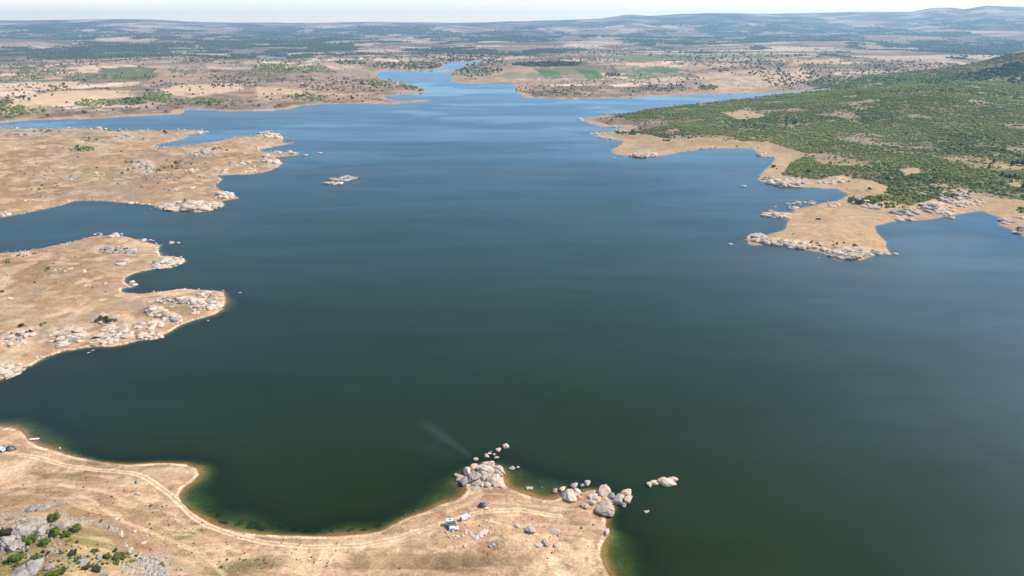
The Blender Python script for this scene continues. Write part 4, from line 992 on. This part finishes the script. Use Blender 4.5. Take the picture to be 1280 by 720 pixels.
# the scrub hill
lo, hi = np.array([100.0, 600.0]), np.array([2900.0, 3600.0])
q = rng.uniform(lo, hi, (1100000, 2)); rq = np.hypot(q[:, 0], q[:, 1]); aq = np.abs(np.arctan2(q[:, 0], q[:, 1]))
q = q[(aq < R_(47)) & (rq < 3600)]; q = q[inside(q, SCRUBW)]
rq = np.hypot(q[:, 0], q[:, 1])
per = len(q) / 1.0
Pm = P[(RR < 4200)]
def field_at(q, f, *a): return f(q[:, 0], q[:, 1], *a)
opn = sstep(0.60, 0.70, fbm(q[:, 0], q[:, 1], 60, 4, 321))
den = (1 - 0.86 * opn) * (0.32 + 0.68 * sstep(.37, .53, fbm(q[:, 0], q[:, 1], 22, 3, 323)))
for pts in CLEAR: den *= 1 - 0.95 * inside(q, pxpoly(pts))
for gx_, gy_, grx, gry in GREYS:
    c_ = plane(gx_, gy_); ex_ = plane(gx_ + grx, gy_) - c_; ey_ = plane(gx_, gy_ - gry) - c_
    u_ = ((q - c_) @ ex_) / (ex_ @ ex_); v_ = ((q - c_) @ ey_) / (ey_ @ ey_); den *= 1 - 0.4 * np.exp(-(u_ ** 2 + v_ ** 2))
area_per = (hi - lo).prod() / 1100000                 # m2 per candidate
want = np.where(rq < 1250, 1 / 5.0, np.where(rq < 1900, 1 / 9.0, 1 / 26.0)) * area_per
q = q[rng.random(len(q)) < np.minimum(den * want, 1)]; rq = np.hypot(q[:, 0], q[:, 1])
dia = np.where(rq < 1250, 1, np.where(rq < 1900, 1.2, 1.8)) * np.minimum(rng.lognormal(math.log(2.45), .42, len(q)), 5.2)
add_plants(q, dia, dia * rng.uniform(.36, .58, len(q)), 0, 'scrub slope above the rocky right shore')
def ellipse(x, y, rx, ry, n, size, kind, zone, hr=(.5, .8)):
    r = np.sqrt(rng.random(n)); th = rng.uniform(0, 2 * math.pi, n)
    p = at(x + rx * r * np.cos(th), y + ry * r * np.sin(th))
    d = size * rng.lognormal(0, .3, n)
    add_plants(p[:, :2], d, d * rng.uniform(*hr, n), kind, zone)
FARL = 'farmland beyond the left bank'; FARR = 'plain beyond the far bank'; FS = 'far spit on the left'; MS = 'middle spit on the left'; RS = 'right spit'
for e in [(8,137,22,11,170,4.5,0), (4,128,14,6,60,4.5,1), (120,129,27,5,150,5,0), (165,127,16,5,110,5,0), (195,120,18,8,150,5,0), (240,127,42,4,150,5,0), (60,92,45,4,100,6,0), (30,97,25,3,60,6,0), (150,97,45,3,100,6,0), (75,110,14,4,50,5,1), (285,102,28,8,110,5,1), (30,138,30,6,60,5,0),
          (210,88,22,2,50,6,0), (100,72,70,5,90,8,2), (250,75,45,5,90,8,2), (365,87,52,4.5,420,6,0), (340,84,20,3,100,6,0), (440,78,20,3,110,8,2), (380,122,28,4,90,5,0), (430,108,60,6,120,6,1), (500,105,42,6,220,6,0), (525,110,20,4,120,5,0), (470,100,30,4,60,6,0), (400,100,60,5,60,6,1),(30,113,40,14,60,6,2),(200,105,120,15,110,6,2),(400,118,90,10,90,5,1)]:
    ellipse(*e[:6], e[6], FARL)
for e in [(510,82,45,5,300,8,2), (590,76,42,7,260,9,2), (560,68,48,8,240,10,2), (600,88,32,4,160,7,2), (590,93,26,3,120,6,0), (885,110,13,3,80,6,0), (830,110,32,4.5,120,5,1), (765,94,10,2,40,8,2), (960,85,70,10,160,8,2), (740,62,70,5,150,10,2), (900,70,90,6,200,10,2), (1000,100,50,9,220,6,1), (1050,104,35,8,320,6,0), (1150,100,60,7,340,6,0), (700,112,50,8,80,5,1), (830,100,60,8,60,6,2), (1060,85,60,8,200,6,1), (1130,85,60,8,220,6,1), (680,112,40,5,70,5,0)]:
    ellipse(*e[:6], e[6], FARR)
ellipse(683, 80.8, 43, 2.0, 300, 9.5, 2, FARR, (.7, 1.0)); DK = 'dark wooded knoll at the right edge'
for e in [(1268, 86, 16, 7, 200, 6.5), (1245, 91, 22, 6, 200, 6.5), (1215, 97, 24, 5, 160, 6), (1180, 103, 30, 4, 90, 5.5), (1270, 98, 20, 6, 90, 6)]: ellipse(*e, 3, DK, (.6, .9))
ellipse(150, 162.5, 22, 2, 26, 4, 0, FS); ellipse(105, 186.5, 13, 3, 70, 3.2, 0, FS); ellipse(92, 188, 10, 2, 14, 3, 0, FS); ellipse(165, 203, 10, 1.3, 14, 3, 1, FS); ellipse(195, 213, 8, 3, 14, 2.6, 1, FS); ellipse(226, 203.5, 10, 2, 9, 3, 1, FS); ellipse(276, 187, 10, 2.5, 10, 3, 0, FS); ellipse(335, 165.5, 8, 2, 12, 3, 0, FS)
ellipse(215, 209, 20, 2, 12, 3, 1, FS); ellipse(55, 164, 20, 2.5, 14, 4, 0, FS); ellipse(110, 175, 12, 3, 12, 3, 1, FS); ellipse(160, 200, 150, 30, 60, 2.2, 1, FS); ellipse(40, 225, 40, 14, 16, 2.4, 0, FS); ellipse(200, 225, 90, 14, 14, 2.2, 0, FS); ellipse(205,166,3,1.5,4,5,1,FS); ellipse(235, 251, 8, 3, 9, 2.6, 0, FS); ellipse(222, 262, 3, 1, 3, 2.2, 0, FS)
ellipse(132, 401, 13, 3.5, 26, 2.4, 1, MS); ellipse(28, 408, 5, 1.5, 5, 2.6, 1, MS); ellipse(52, 406, 6, 2, 6, 2.2, 0, MS); ellipse(18, 418, 8, 2, 8, 1.8, 1, MS); ellipse(35, 417, 8, 2, 5, 1.8, 1, MS); ellipse(40, 320, 22, 4, 7, 2.2, 0, MS); ellipse(57, 337.5, 2, 1, 2, 2.6, 0, MS); ellipse(4, 364, 3, 2, 3, 2.6, 1, MS); ellipse(8, 327, 6, 2, 4, 3, 0, MS); ellipse(150, 312, 12, 2, 8, 2, 1, MS); ellipse(90, 350, 90, 30, 14, 1.2, 1, MS)
ellipse(1080, 251, 20, 4.5, 60, 3.6, 0, 'neck of the right spit'); ellipse(1110, 257, 14, 3, 22, 3, 0, 'neck of the right spit'); ellipse(1130, 263, 9, 4, 18, 2.6, 0, 'neck of the right spit'); ellipse(1170, 246, 30, 4, 60, 3, 0, 'neck of the right spit'); ellipse(991, 292, 1, 1, 1, 2.2, 0, RS); ellipse(1278, 263, 6, 3, 14, 4, 0, 'right edge of the shore'); ellipse(1276, 289, 5, 4, 14, 2.6, 0, 'right edge of the shore'); ellipse(1020, 305, 40, 4, 14, 1.6, 1, RS); ellipse(790, 166, 22, 2.5, 60, 4, 0, 'far right bank'); ellipse(834, 175.5, 5, 1, 6, 4, 0, 'far right bank')
ellipse(1060, 185, 230, 55, 110, 4.0, 2, 'scrub slope above the rocky right shore', (.5, .7)); ellipse(950, 155, 60, 6, 40, 4.2, 2, 'scrub slope above the rocky right shore', (.5, .7))
KZ = 'knoll and camp headland'
for e in [(55, 672, 45, 9, 34, 1.3), (95, 700, 50, 12, 40, 1.1), (150, 700, 26, 8, 20, 1.2), (25, 702, 26, 12, 24, 1.2), (200, 712, 30, 8, 8, .9)]: ellipse(*e, 0, KZ, (.45, .7))
ellipse(300, 708, 45, 8, 22, .7, 0, KZ, (.3, .5))
for e in [(640,668,110,34,60,.45), (300,690,150,20,60,.5), (100,622,90,26,50,.5), (60,690,70,28,90,.8), (200,650,80,20,40,.5), (430,700,120,16,40,.45), (420,800,420,70,160,.6), (300,980,500,120,120,.6)]: ellipse(*e, 1, KZ)
ellipse(753,176.3,3,1,4,4,0,'far right bank'); ellipse(1070,307,3,1,3,2,0,RS)
# hedges and lone trees over the farmland
q = np.column_stack([rng.uniform(-4200, 4200, 90000), rng.uniform(900, 7200, 90000)]); rq = np.hypot(q[:, 0], q[:, 1])
q = q[(rq > 1300) & (np.abs(np.arctan2(q[:, 0], q[:, 1])) < R_(41))]
sdq, rg = signed(q); q = q[(sdq > 30) & (rg == 3)]
m_ = ~inside(q, SCRUBW); q = q[m_]
rq = np.hypot(q[:, 0], q[:, 1])
_, ed = cells(q[:, 0], q[:, 1], 260, 170, 0.35, 301)
inf = np.zeros(len(q), bool)
for pts, c in FIELDS: inf |= inside(q, pxpoly(pts))
pr = (0.02 + 0.8 * sstep(.52, .6, fbm(q[:, 0], q[:, 1], 300, 5, 303)) * sstep(.42, .56, fbm(q[:, 0], q[:, 1], 70, 3, 305)) + 0.6 * (ed < 0.045)) * np.where(inf, 0.03, 1) * sstep(7200, 5200, rq) * 1.8
q = q[rng.random(len(q)) < pr]; rq = np.hypot(q[:, 0], q[:, 1])
d = np.minimum(rng.lognormal(math.log(3.3), .45, len(q)), 8) * np.where(rq > 3500, 1.35, 1.0)
kd = rng.random(len(q))
for k, m_ in ((2, kd < .6), (1, kd >= .6)):
    add_plants(q[m_], d[m_], d[m_] * rng.uniform(.6, 1.0, m_.sum()), k, FARL)
# woods on the hills beyond: crowns standing in the wooded belts
wi = np.where((woodm > 0.45) & (RR > 3500) & (RR < 13000) & (np.abs(np.arctan2(PX, PY)) < R_(40)))[0]
wi = rng.choice(wi, min(26000, len(wi)), replace=False)
q = P[wi] + rng.normal(0, 8, (len(wi), 2)); d = rng.uniform(10, 20, len(q)) * (RR[wi] / 7000) ** .5
PLW = np.column_stack([q, d, d * .7])

PA = np.vstack(PL); pz = height(PA[:, :2]); ok = pz > 0.1; PA = PA[ok]; pz = pz[ok]
pos = np.column_stack([PA[:, :2], pz - 0.08 * PA[:, 3]])
pxx, pyy, _ = project(pos); size = PA[:, 2] * pxm(pos)
inview = (pxx > 2) & (pxx < 1278) & (pyy < 716)
MATS = {0: M_scrub, 1: M_dry, 2: M_tree, 3: M_pine}
order = np.argsort(-size * inview)
ind_s = [i for i in order if PA[i, 4] in (0, 1)][:285 - len(NEARB)]; ind_t = [i for i in order if PA[i, 4] in (2,)][:200]
done = np.zeros(len(PA), bool)
cache = {}
for i in ind_s + ind_t:
    done[i] = True
    k = int(PA[i, 4]); z_ = ZONES[int(PA[i, 5])]; vi = i % 6
    if (k, vi) not in cache:
        v, f = LEAF_MID[vi]; me = np_mesh('crown', v, f, False); me.materials.append(MATS[k]); cache[(k, vi)] = me
    tree = k == 2
    o = bpy.data.objects.new('tree' if tree else 'shrub', cache[(k, vi)]); COL.objects.link(o)
    o.location = pos[i]; o.rotation_euler = (0, 0, random.uniform(0, 6.28)); s = PA[i, 2] / 2; o.scale = (s * 1.1, s, PA[i, 3])
    if tree: tag(o, 'small dark round tree standing in the ' + z_, 'tree', 'trees in the ' + z_)
    else: tag(o, ('dull olive shrub on the ' if k == 1 else 'green shrub on the ') + z_, 'shrub', ('dull shrubs on the ' if k == 1 else 'green shrubs on the ') + z_)
for k, nm, lab in ((0, 'scrub', 'dense green scrub covering the right slope and thickets'), (1, 'dry_scrub', 'dull dry bushes scattered over the heath'), (2, 'distant_trees', 'dark trees and hedges scattered over the far plain'), (3, 'distant_pines', 'dark pines covering the knoll at the right edge')):
    m_ = (PA[:, 4] == k) & ~done
    near = m_ & (np.hypot(PA[:, 0], PA[:, 1]) < 1150)
    vs, fs = [], []; base = 0
    for mm, var in ((near, BL2), (m_ & ~near, BL1)):
        if not mm.any(): continue
        v, f = merge(pos[mm], rng.uniform(0, 6.28, mm.sum()), PA[mm, 2] / 2, PA[mm, 2] / 2 * rng.uniform(.75, 1.05, mm.sum()), PA[mm, 3], var)
        vs.append(v); fs.append(f + base); base += len(v)
    tag(link(nm, np_mesh(nm, np.vstack(vs), np.vstack(fs), False), MATS[k]), lab, 'scrub' if k < 2 else 'trees', kind='stuff')
wz = height(PLW[:, :2]); wp = np.column_stack([PLW[:, :2], wz - 1])
v, f = merge(wp, rng.uniform(0, 6.28, len(wp)), PLW[:, 2] * .5, PLW[:, 2] * .5, PLW[:, 3], [blob_shape(700 + i, 1, .6) for i in range(4)])
tag(link('far_woods', np_mesh('far_woods', v, f, False), M_tree), 'dark woods on the hazy hills beyond the lake', 'woods', kind='stuff')
print('plants', len(PA), 'woods', len(wp), 'rocks', len(rocks), 'rub', len(rub))

# the dark pines in the clearing by the right edge
def pine_mesh(seed):
    r = np.random.default_rng(seed); v, f = ico(3)
    t = (v[:, 2] + 1) / 2
    rad_ = (1.02 - t) ** .75 * (1 + 0.35 * np.sin(t * 34 + seed)) * (1 + 0.8 * n3(v, .35, seed))
    hx = np.hypot(v[:, 0], v[:, 1]) + 1e-6
    w = np.column_stack([v[:, 0] / hx * rad_ * np.minimum(hx * 2, 1), v[:, 1] / hx * rad_ * np.minimum(hx * 2, 1), t * .86 + .14])
    return w, f
for i, (x, y, w, lab) in enumerate([(1252,218,5,'leftmost dark pine of the row in the right clearing'), (1257,221,5,'second dark pine from the left in the right clearing'), (1262,222,6,'broad dark pine in the middle of the right clearing row'), (1268,221,6,'tallest dark pine in the right clearing row'), (1273,223,5,'rightmost dark pine of the row in the right clearing'),
                                  (1264,226,4,'small front pine below the right clearing row'), (1265,205,6,'left pine of the back group at the right edge'), (1271,204,6,'middle pine of the back group at the right edge'), (1278,205,7,'right pine of the back group at the right edge'), (1278,234,6,'lone pine at the right edge above the shore'), (1236,209,5,'dark pine left of the back clearing'), (1242,201,4,'small dark pine behind the back clearing')]):
    p = at(x, y + 2)[0]; s = pxm(p); d = w / s; hh = d * 1.15
    t = thing('pine_tree', lab, 'pine tree', p, random.uniform(0, 6), 'dark pines in the right clearing')
    v, f = pine_mesh(800 + i)
    link('crown', np_mesh('crown', v * np.array([d / 2, d / 2, hh]), f, False), M_pine, t)
    link('trunk', stem_mesh('trunk', hh * .5, .25), M_bark, t)

# ------------------------------------------------------------------ the camps
W_ = simple_mat('white_paint', (0.80, 0.80, 0.80), 0.25, var=.03); Gl = simple_mat('dark_glass', (0.02, 0.024, 0.03), 0.08, var=.1); Ty = simple_mat('tyre_rubber', (0.02, 0.02, 0.02), .85)
Rim = simple_mat('wheel_metal', (0.45, 0.45, 0.46), .35, .8); Gr = simple_mat('grey_canvas', (0.16, 0.165, 0.18), .85, var=.2); Dk = simple_mat('dark_canvas', (0.045, 0.05, 0.06), .8, var=.25)
Pl = simple_mat('grey_plastic', (0.09, 0.09, 0.095), .6); Bl = simple_mat('pale_blue_paint', (0.55, 0.64, 0.76), .25, var=.03); Rd = simple_mat('red_lens', (0.45, 0.02, 0.015), .3); Lt = simple_mat('clear_lens', (0.75, 0.75, 0.72), .15); Al = simple_mat('bare_aluminium', (0.7, 0.7, 0.7), .35, .6); Db = simple_mat('dark_paint', (0.05, 0.055, 0.065), .3, var=.1)

def wheel(t, x, y, r=.33, w=.22):
    mb = MB(); mb.tube((x, y - w / 2, r), (x, y + w / 2, r), r, 20); wh = mb.build('wheel', Ty, t, bevel=.02)
    mb = MB(); sgn = 1 if y > 0 else -1; mb.tube((x, y + sgn * (w / 2 - .03), r), (x, y + sgn * (w / 2 + .015), r), r * .6, 16); mb.build('rim', Rim, wh)

def car(label, loc, rz, L=4.3, W=1.78, H=1.48, paint=None, roofmat=None, van=False):
    paint = paint or W_
    t = thing('camper_van' if van else 'parked_car', label, 'van' if van else 'car', loc, rz)
    h = L / 2; b = .32
    if van: prof = [(-h, b), (h, b), (h, .85), (h - .28, 1.12), (h - .95, H), (-h + .12, H), (-h, H - .25)]
    else: prof = [(-h, b), (h, b), (h, .72), (h - .25, .86), (h - 1.15, .95), (h - 1.75, H - .06), (h - 2.1, H), (-h + .75, H), (-h + .35, H - .1), (-h + .02, .95)]
    mb = MB(); mb.prism(prof, -W / 2, W / 2)
    for v in mb.bm.verts:                            # the cabin leans in
        if v.co.z > .97: v.co.y *= .94 if van else .84
    mb.build('body', paint, t, bevel=.06)
    e = .012
    if van: ws = [(h - .90, H - .06), (h - .32, 1.16)]; zlo, zhi, xa, xb = 1.2, H - .35, -h + .35, h - 1.0
    else: ws = [(h - 1.80, H - .10), (h - 1.2, 1.0)]; zlo, zhi, xa, xb = 1.0, H - .14, -h + .5, h - 1.85
    for nm, (p, q) in (('windscreen', ws), ('rear_window', [(-h + (.06 if van else .28), H - .2), (-h + (-.01 if van else .01), 1.05)])):
        mb = MB(); wy = W * .39
        s = 1 if nm == 'windscreen' else -1
        a = [mb.bm.verts.new((p[0] + s * .035, -wy * .94, p[1])), mb.bm.verts.new((p[0] + s * .035, wy * .94, p[1])), mb.bm.verts.new((q[0] + s * .035, wy, q[1])), mb.bm.verts.new((q[0] + s * .035, -wy, q[1]))]
        c = [mb.bm.verts.new((v.co.x - s * .06, v.co.y, v.co.z - .02)) for v in a]
        mb.bm.faces.new(a); mb.bm.faces.new(c[::-1])
        for i in range(4): mb.bm.faces.new((a[i], a[(i + 1) % 4], c[(i + 1) % 4], c[i]))
        mb.build(nm, Gl, t)
    for s in (-1, 1):
        mid = (xa + xb) / 2
        for x0, x1 in ((xa, mid - .04), (mid + .04, xb)):
            mb = MB(); y1 = W / 2 * (.955 if van else .93); y0 = y1 - .05
            if van: mb.box(x0, x1, min(s * y0, s * y1), max(s * y0, s * y1), zlo, zhi)
            else:
                q = [(x0, W / 2 * .985, zlo), (x1 + .25 * (x1 == xb), W / 2 * .985, zlo), (x1, W / 2 * .855, zhi), (x0 + .08, W / 2 * .855, zhi)]
                a = [mb.bm.verts.new((x, s * (y + .012), z)) for x, y, z in q]; c = [mb.bm.verts.new((x, s * (y - .05), z)) for x, y, z in q]
                mb.bm.faces.new(a); mb.bm.faces.new(c[::-1])
                for i in range(4): mb.bm.faces.new((a[i], a[(i + 1) % 4], c[(i + 1) % 4], c[i]))
            mb.build('side_window', Gl, t)
        mb = MB(); yy = s * W * .36; mb.box(h - .04, h + .015, yy - .18, yy + .18, .62, .76); mb.build('headlight', Lt, t)
        mb = MB(); mb.box(-h - .015, -h + .05, yy - .1, yy + .1, .75, .98); mb.build('tail_light', Rd, t)
        mb = MB(); mb.box(xb - .05, xb + .08, min(s * W / 2, s * (W / 2 + .2)), max(s * W / 2, s * (W / 2 + .2)), .95, 1.1, .02); mb.build('wing_mirror', paint, t)
        for x in (-h + .8, h - .85): wheel(t, x, s * (W / 2 - .1))
    mb = MB(); mb.box(h - .03, h + .06, -W * .46, W * .46, .33, .52, .02); mb.build('front_bumper', Pl, t)
    mb = MB(); mb.box(-h - .06, -h + .03, -W * .46, W * .46, .33, .52, .02); mb.build('rear_bumper', Pl, t)
    return t, H
def gp(px, py): return tuple(at(px, py)[0])
# first camp: white camper with a grey lean-to, a white car drawn up before it
t, H = car('tall white camper van with roof hatch behind the grey lean-to on the sand', gp(563.3, 655.4), R_(8), 4.0, 2.05, 2.35, van=True)
mb = MB(); mb.box(-.75, .35, -.45, .45, 2.33, 2.42, .03); mb.build('roof_hatch', Gr, t)
g0 = np.array(gp(565.0, 659.5))
aw = thing('lean_to_awning', 'grey striped canvas lean-to stretched between white van and white car', 'awning', g0, R_(8))
mb = MB(); mb.prism([(-1.5, 0), (1.5, 0), (1.5, .05), (-1.5, .05)], -.02, .02)
mb.bm.clear()
N_ = 10
for i in range(N_ + 1):
    for j, x in enumerate(np.linspace(-1.5, 1.55, 8)):
        y = 1.45 - 2.35 * i / N_; z = 2.15 - .95 * i / N_ - .10 * math.sin(math.pi * i / N_) - .05 * math.cos(x * 4)
        mb.bm.verts.new((x, y, z))
mb.bm.verts.ensure_lookup_table()
for i in range(N_):
    for j in range(7):
        a = i * 8 + j; mb.bm.faces.new([mb.bm.verts[k] for k in (a, a + 1, a + 9, a + 8)])
bmesh.ops.solidify(mb.bm, geom=mb.bm.faces[:], thickness=.04)
mb.build('canopy', Gr, aw, smooth=True)
for x in (-1.45, 1.5):
    MB().tube((x, -.9, -.2), (x, -.9, 1.22), .03).build('pole', Al, aw)
for k in (3, 7):
    y = 1.45 - 2.35 * k / N_; z = 2.15 - .95 * k / N_ - .10 * math.sin(math.pi * k / N_) + .05
    mb = MB(); mb.box(-1.5, 1.55, y - .05, y + .05, z, z + .05); mb.build('ridge_strap', Al, aw)
car('white car parked in front of the grey lean-to, nose to the right', gp(567.4, 662.2), R_(6), 4.1, 1.75, 1.42)
# the small van on its own
t, H = car('small white van alone on the sand with dark rear window', gp(582.0, 648.4), R_(36), 4.3, 1.75, 1.75, van=True)
for x in (.1, .95):
    mb = MB(); mb.box(x - .2, x + .2, -.1, .18, 1.74, 1.80, .02); mb.build('roof_hatch', Pl, t)
# dark camp with a tarp
def tent(label, loc, rz, a, b, hh, mat, panel):
    t = thing('camping_tent', label, 'tent', loc, rz)
    v, f = ico(3); v = v[:, :] * np.array([1, 1, 1]); 
    p = np.abs(v) ** 1.0
    r = (np.abs(v[:, 0]) ** 3 + np.abs(v[:, 1]) ** 3) ** (1 / 3) / np.maximum(np.hypot(v[:, 0], v[:, 1]), 1e-6); r = np.where(np.hypot(v[:, 0], v[:, 1]) < .2, 1.0, r)
    w = v / np.maximum(lerp(1, r, .8), .6)[:, None] * np.array([a, b, hh]); w[:, 2] = np.maximum(w[:, 2], -.1)
    w *= (1 + .05 * n3(v, .3, 31))[:, None]
    link('fly_sheet', np_mesh('fly_sheet', w, f), mat, t)
    k = (v[f].mean(1) @ np.array([.55, -.75, .35])) > .70
    ff2 = f[k]; u, inv = np.unique(ff2, return_inverse=True)
    pm = np_mesh('door_panel', w[u] * 1.03, inv.reshape(ff2.shape)); pm2 = link('door_panel', pm, panel, t)
    md = bpy.data.meshes  # panel gets real thickness
    bm = bmesh.new(); bm.from_mesh(pm); bmesh.ops.solidify(bm, geom=bm.faces[:], thickness=.03); bm.to_mesh(pm); bm.free()
    for s in (-1, 1):
        mb = MB()
        pts = [(math.cos(q) * a * .78, s * math.cos(q) * b * .78, math.sin(q) * hh * 1.03) for q in np.linspace(0.05, math.pi - .05, 14)]
        for p0, p1 in zip(pts[:-1], pts[1:]): mb.tube(p0, p1, .03, 5)
        mb.build('tent_pole', Al, t)
    return t
tent('dark grey tent pitched on the sand behind the small white van', gp(603.6, 632.2), R_(20), 1.75, 1.5, 1.7, Dk, Gr)
def chair(label, loc, rz):
    t = thing('camp_chair', label, 'chair', loc, rz, 'pale camp chairs around the dark tent')
    MB().box(-.3, .3, -.3, .3, .4, .46, .02).build('seat', W_, t); MB().box(-.36, -.28, -.3, .3, .46, 1.05, .02).build('backrest', W_, t)
    for x in (-.28, .28):
        for y in (-.28, .28): MB().tube((x, y, -.05), (x, y, .42), .02, 6).build('leg', Al, t)
for x, y, l, rz in [(610.5, 630, 'pale folding chair at the right behind the dark tent', 200), (603.4, 628.2, 'pale folding chair behind the dark tent', 260), (611, 636, 'pale folding chair in front of the dark tent', 120)]: chair(l, gp(x, y), R_(rz))
tb = thing('camp_table', 'small pale folding table right in front of the dark tent', 'table', gp(608.5, 636.6), .3)
MB().box(-.6, .6, -.35, .35, .68, .73, .01).build('tabletop', W_, tb)
for x in (-.55, .55):
    for y in (-.3, .3): MB().tube((x, y, -.05), (x, y, .69), .02, 6).build('leg', Al, tb)
# the camp at the left edge
car('pale blue white car cut by the left edge, beside the dark tent', gp(2.5, 563.0), R_(-28), 4.4, 1.8, 1.5, paint=Bl)
tent('dark tent with a grey door beside the pale car at the left edge', gp(13.6, 562.0), R_(-8), 2.2, 1.7, 2.0, Dk, Gr)
# jetty, buoy
jp = plane(43.2, 549.2)
jt = thing('floating_jetty', 'white floating jetty reaching from the sandy shore into the lake', 'jetty', (jp[0], jp[1], 0), R_(8))
MB().prism([(-2.1, .24), (2.1, .24), (2.1, .36), (-2.1, .36)], -.62, .62).build('deck', W_, jt, bevel=.02)
for x in (-1.6, 0, 1.6): MB().tube((x, -.55, .08), (x, .55, .08), .22, 12).build('float', W_, jt)
bp_ = plane(74.8, 560.5)
bu = thing('mooring_buoy', 'small white buoy floating near the left shore', 'buoy', (bp_[0], bp_[1], 0))
v, f = ico(3); link('float', np_mesh('float', v * np.array([.42, .42, .40]) + np.array([0, 0, .18]), f), W_, bu); MB().tube((0, 0, .5), (0, 0, .85), .05).build('mast', Al, bu)
# the car on the right spit
t, H = car('dark car standing alone on the grass of the right spit', gp(1023.2, 274.3), R_(5), 4.9, 1.95, 1.8, paint=Db)
MB().box(-1.5, .45, -.62, .62, 1.80, 1.92, .03).build('roof_box', W_, t)

# ------------------------------------------------------------------ air
mb = MB(); zlo = float(min(Z.min(), 0)) - 1.5; zhi = max(float(Z.max()) + 25, 240.0)
mb.box(-20800, 20800, -20800, 20800, zlo, zhi)
mh, nt, N = new_mat('haze_air'); out = N('ShaderNodeOutputMaterial'); pv = N('ShaderNodeVolumePrincipled')
HZ_D, HZ_C = 5.6e-5, (0.42, 0.71, 1.0)
pv.inputs['Density'].default_value = HZ_D; pv.inputs['Color'].default_value = (*HZ_C, 1); pv.inputs['Anisotropy'].default_value = 0.25
nt.links.new(pv.outputs[0], out.inputs['Volume'])
haze = tag(mb.build('haze', mh), kind='stuff')

# ------------------------------------------------------------------ sky, sun, camera
SUN_EL, SUN_AZ = R_(45), R_(78)                       # bearing clockwise from the view direction
w = bpy.data.worlds.new('World'); scene.world = w; w.use_nodes = True
nt = w.node_tree; bg = nt.nodes['Background']; sky = nt.nodes.new('ShaderNodeTexSky')
sky.sky_type = 'NISHITA'; sky.sun_disc = False; sky.sun_elevation = SUN_EL; sky.sun_rotation = SUN_AZ
sky.air_density = 1.0; sky.dust_density = 0.0; sky.ozone_density = 2.2; sky.altitude = 0
tn = nt.nodes.new('ShaderNodeMix'); tn.data_type = 'RGBA'; tn.blend_type = 'MULTIPLY'; tn.inputs[0].default_value = 1.0
tn.inputs[7].default_value = (1.20, 1.06, 1.0, 1); nt.links.new(sky.outputs[0], tn.inputs[6]); nt.links.new(tn.outputs[2], bg.inputs[0]); bg.inputs[1].default_value = 0.135
ld = bpy.data.lights.new('sun', 'SUN'); ld.energy = 4.5; ld.angle = R_(0.5); ld.color = (1.0, 0.93, 0.81)
so = bpy.data.objects.new('sun', ld); COL.objects.link(so)
from mathutils import Vector
dv = Vector((math.sin(SUN_AZ) * math.cos(SUN_EL), math.cos(SUN_AZ) * math.cos(SUN_EL), math.sin(SUN_EL)))
so.rotation_euler = dv.to_track_quat('Z', 'Y').to_euler(); so.location = (0, 0, 400)
cd = bpy.data.cameras.new('camera'); cam = bpy.data.objects.new('camera', cd); COL.objects.link(cam)
cd.sensor_width = 36; cd.lens = F / PW * 36; cd.clip_start = 1.0; cd.clip_end = 90000
cam.location = (0, 0, CAMZ); cam.rotation_euler = (math.pi / 2 - PITCH, 0, 0)
scene.camera = cam
scene.view_settings.view_transform = 'Standard'; scene.view_settings.look = 'None'; scene.view_settings.exposure = 0.48; scene.view_settings.gamma = 1
scene.view_settings.use_curve_mapping = False
scene.cycles.use_denoising = True
scene.cycles.max_bounces = 6; scene.cycles.transparent_max_bounces = 8; scene.cycles.volume_bounces = 2
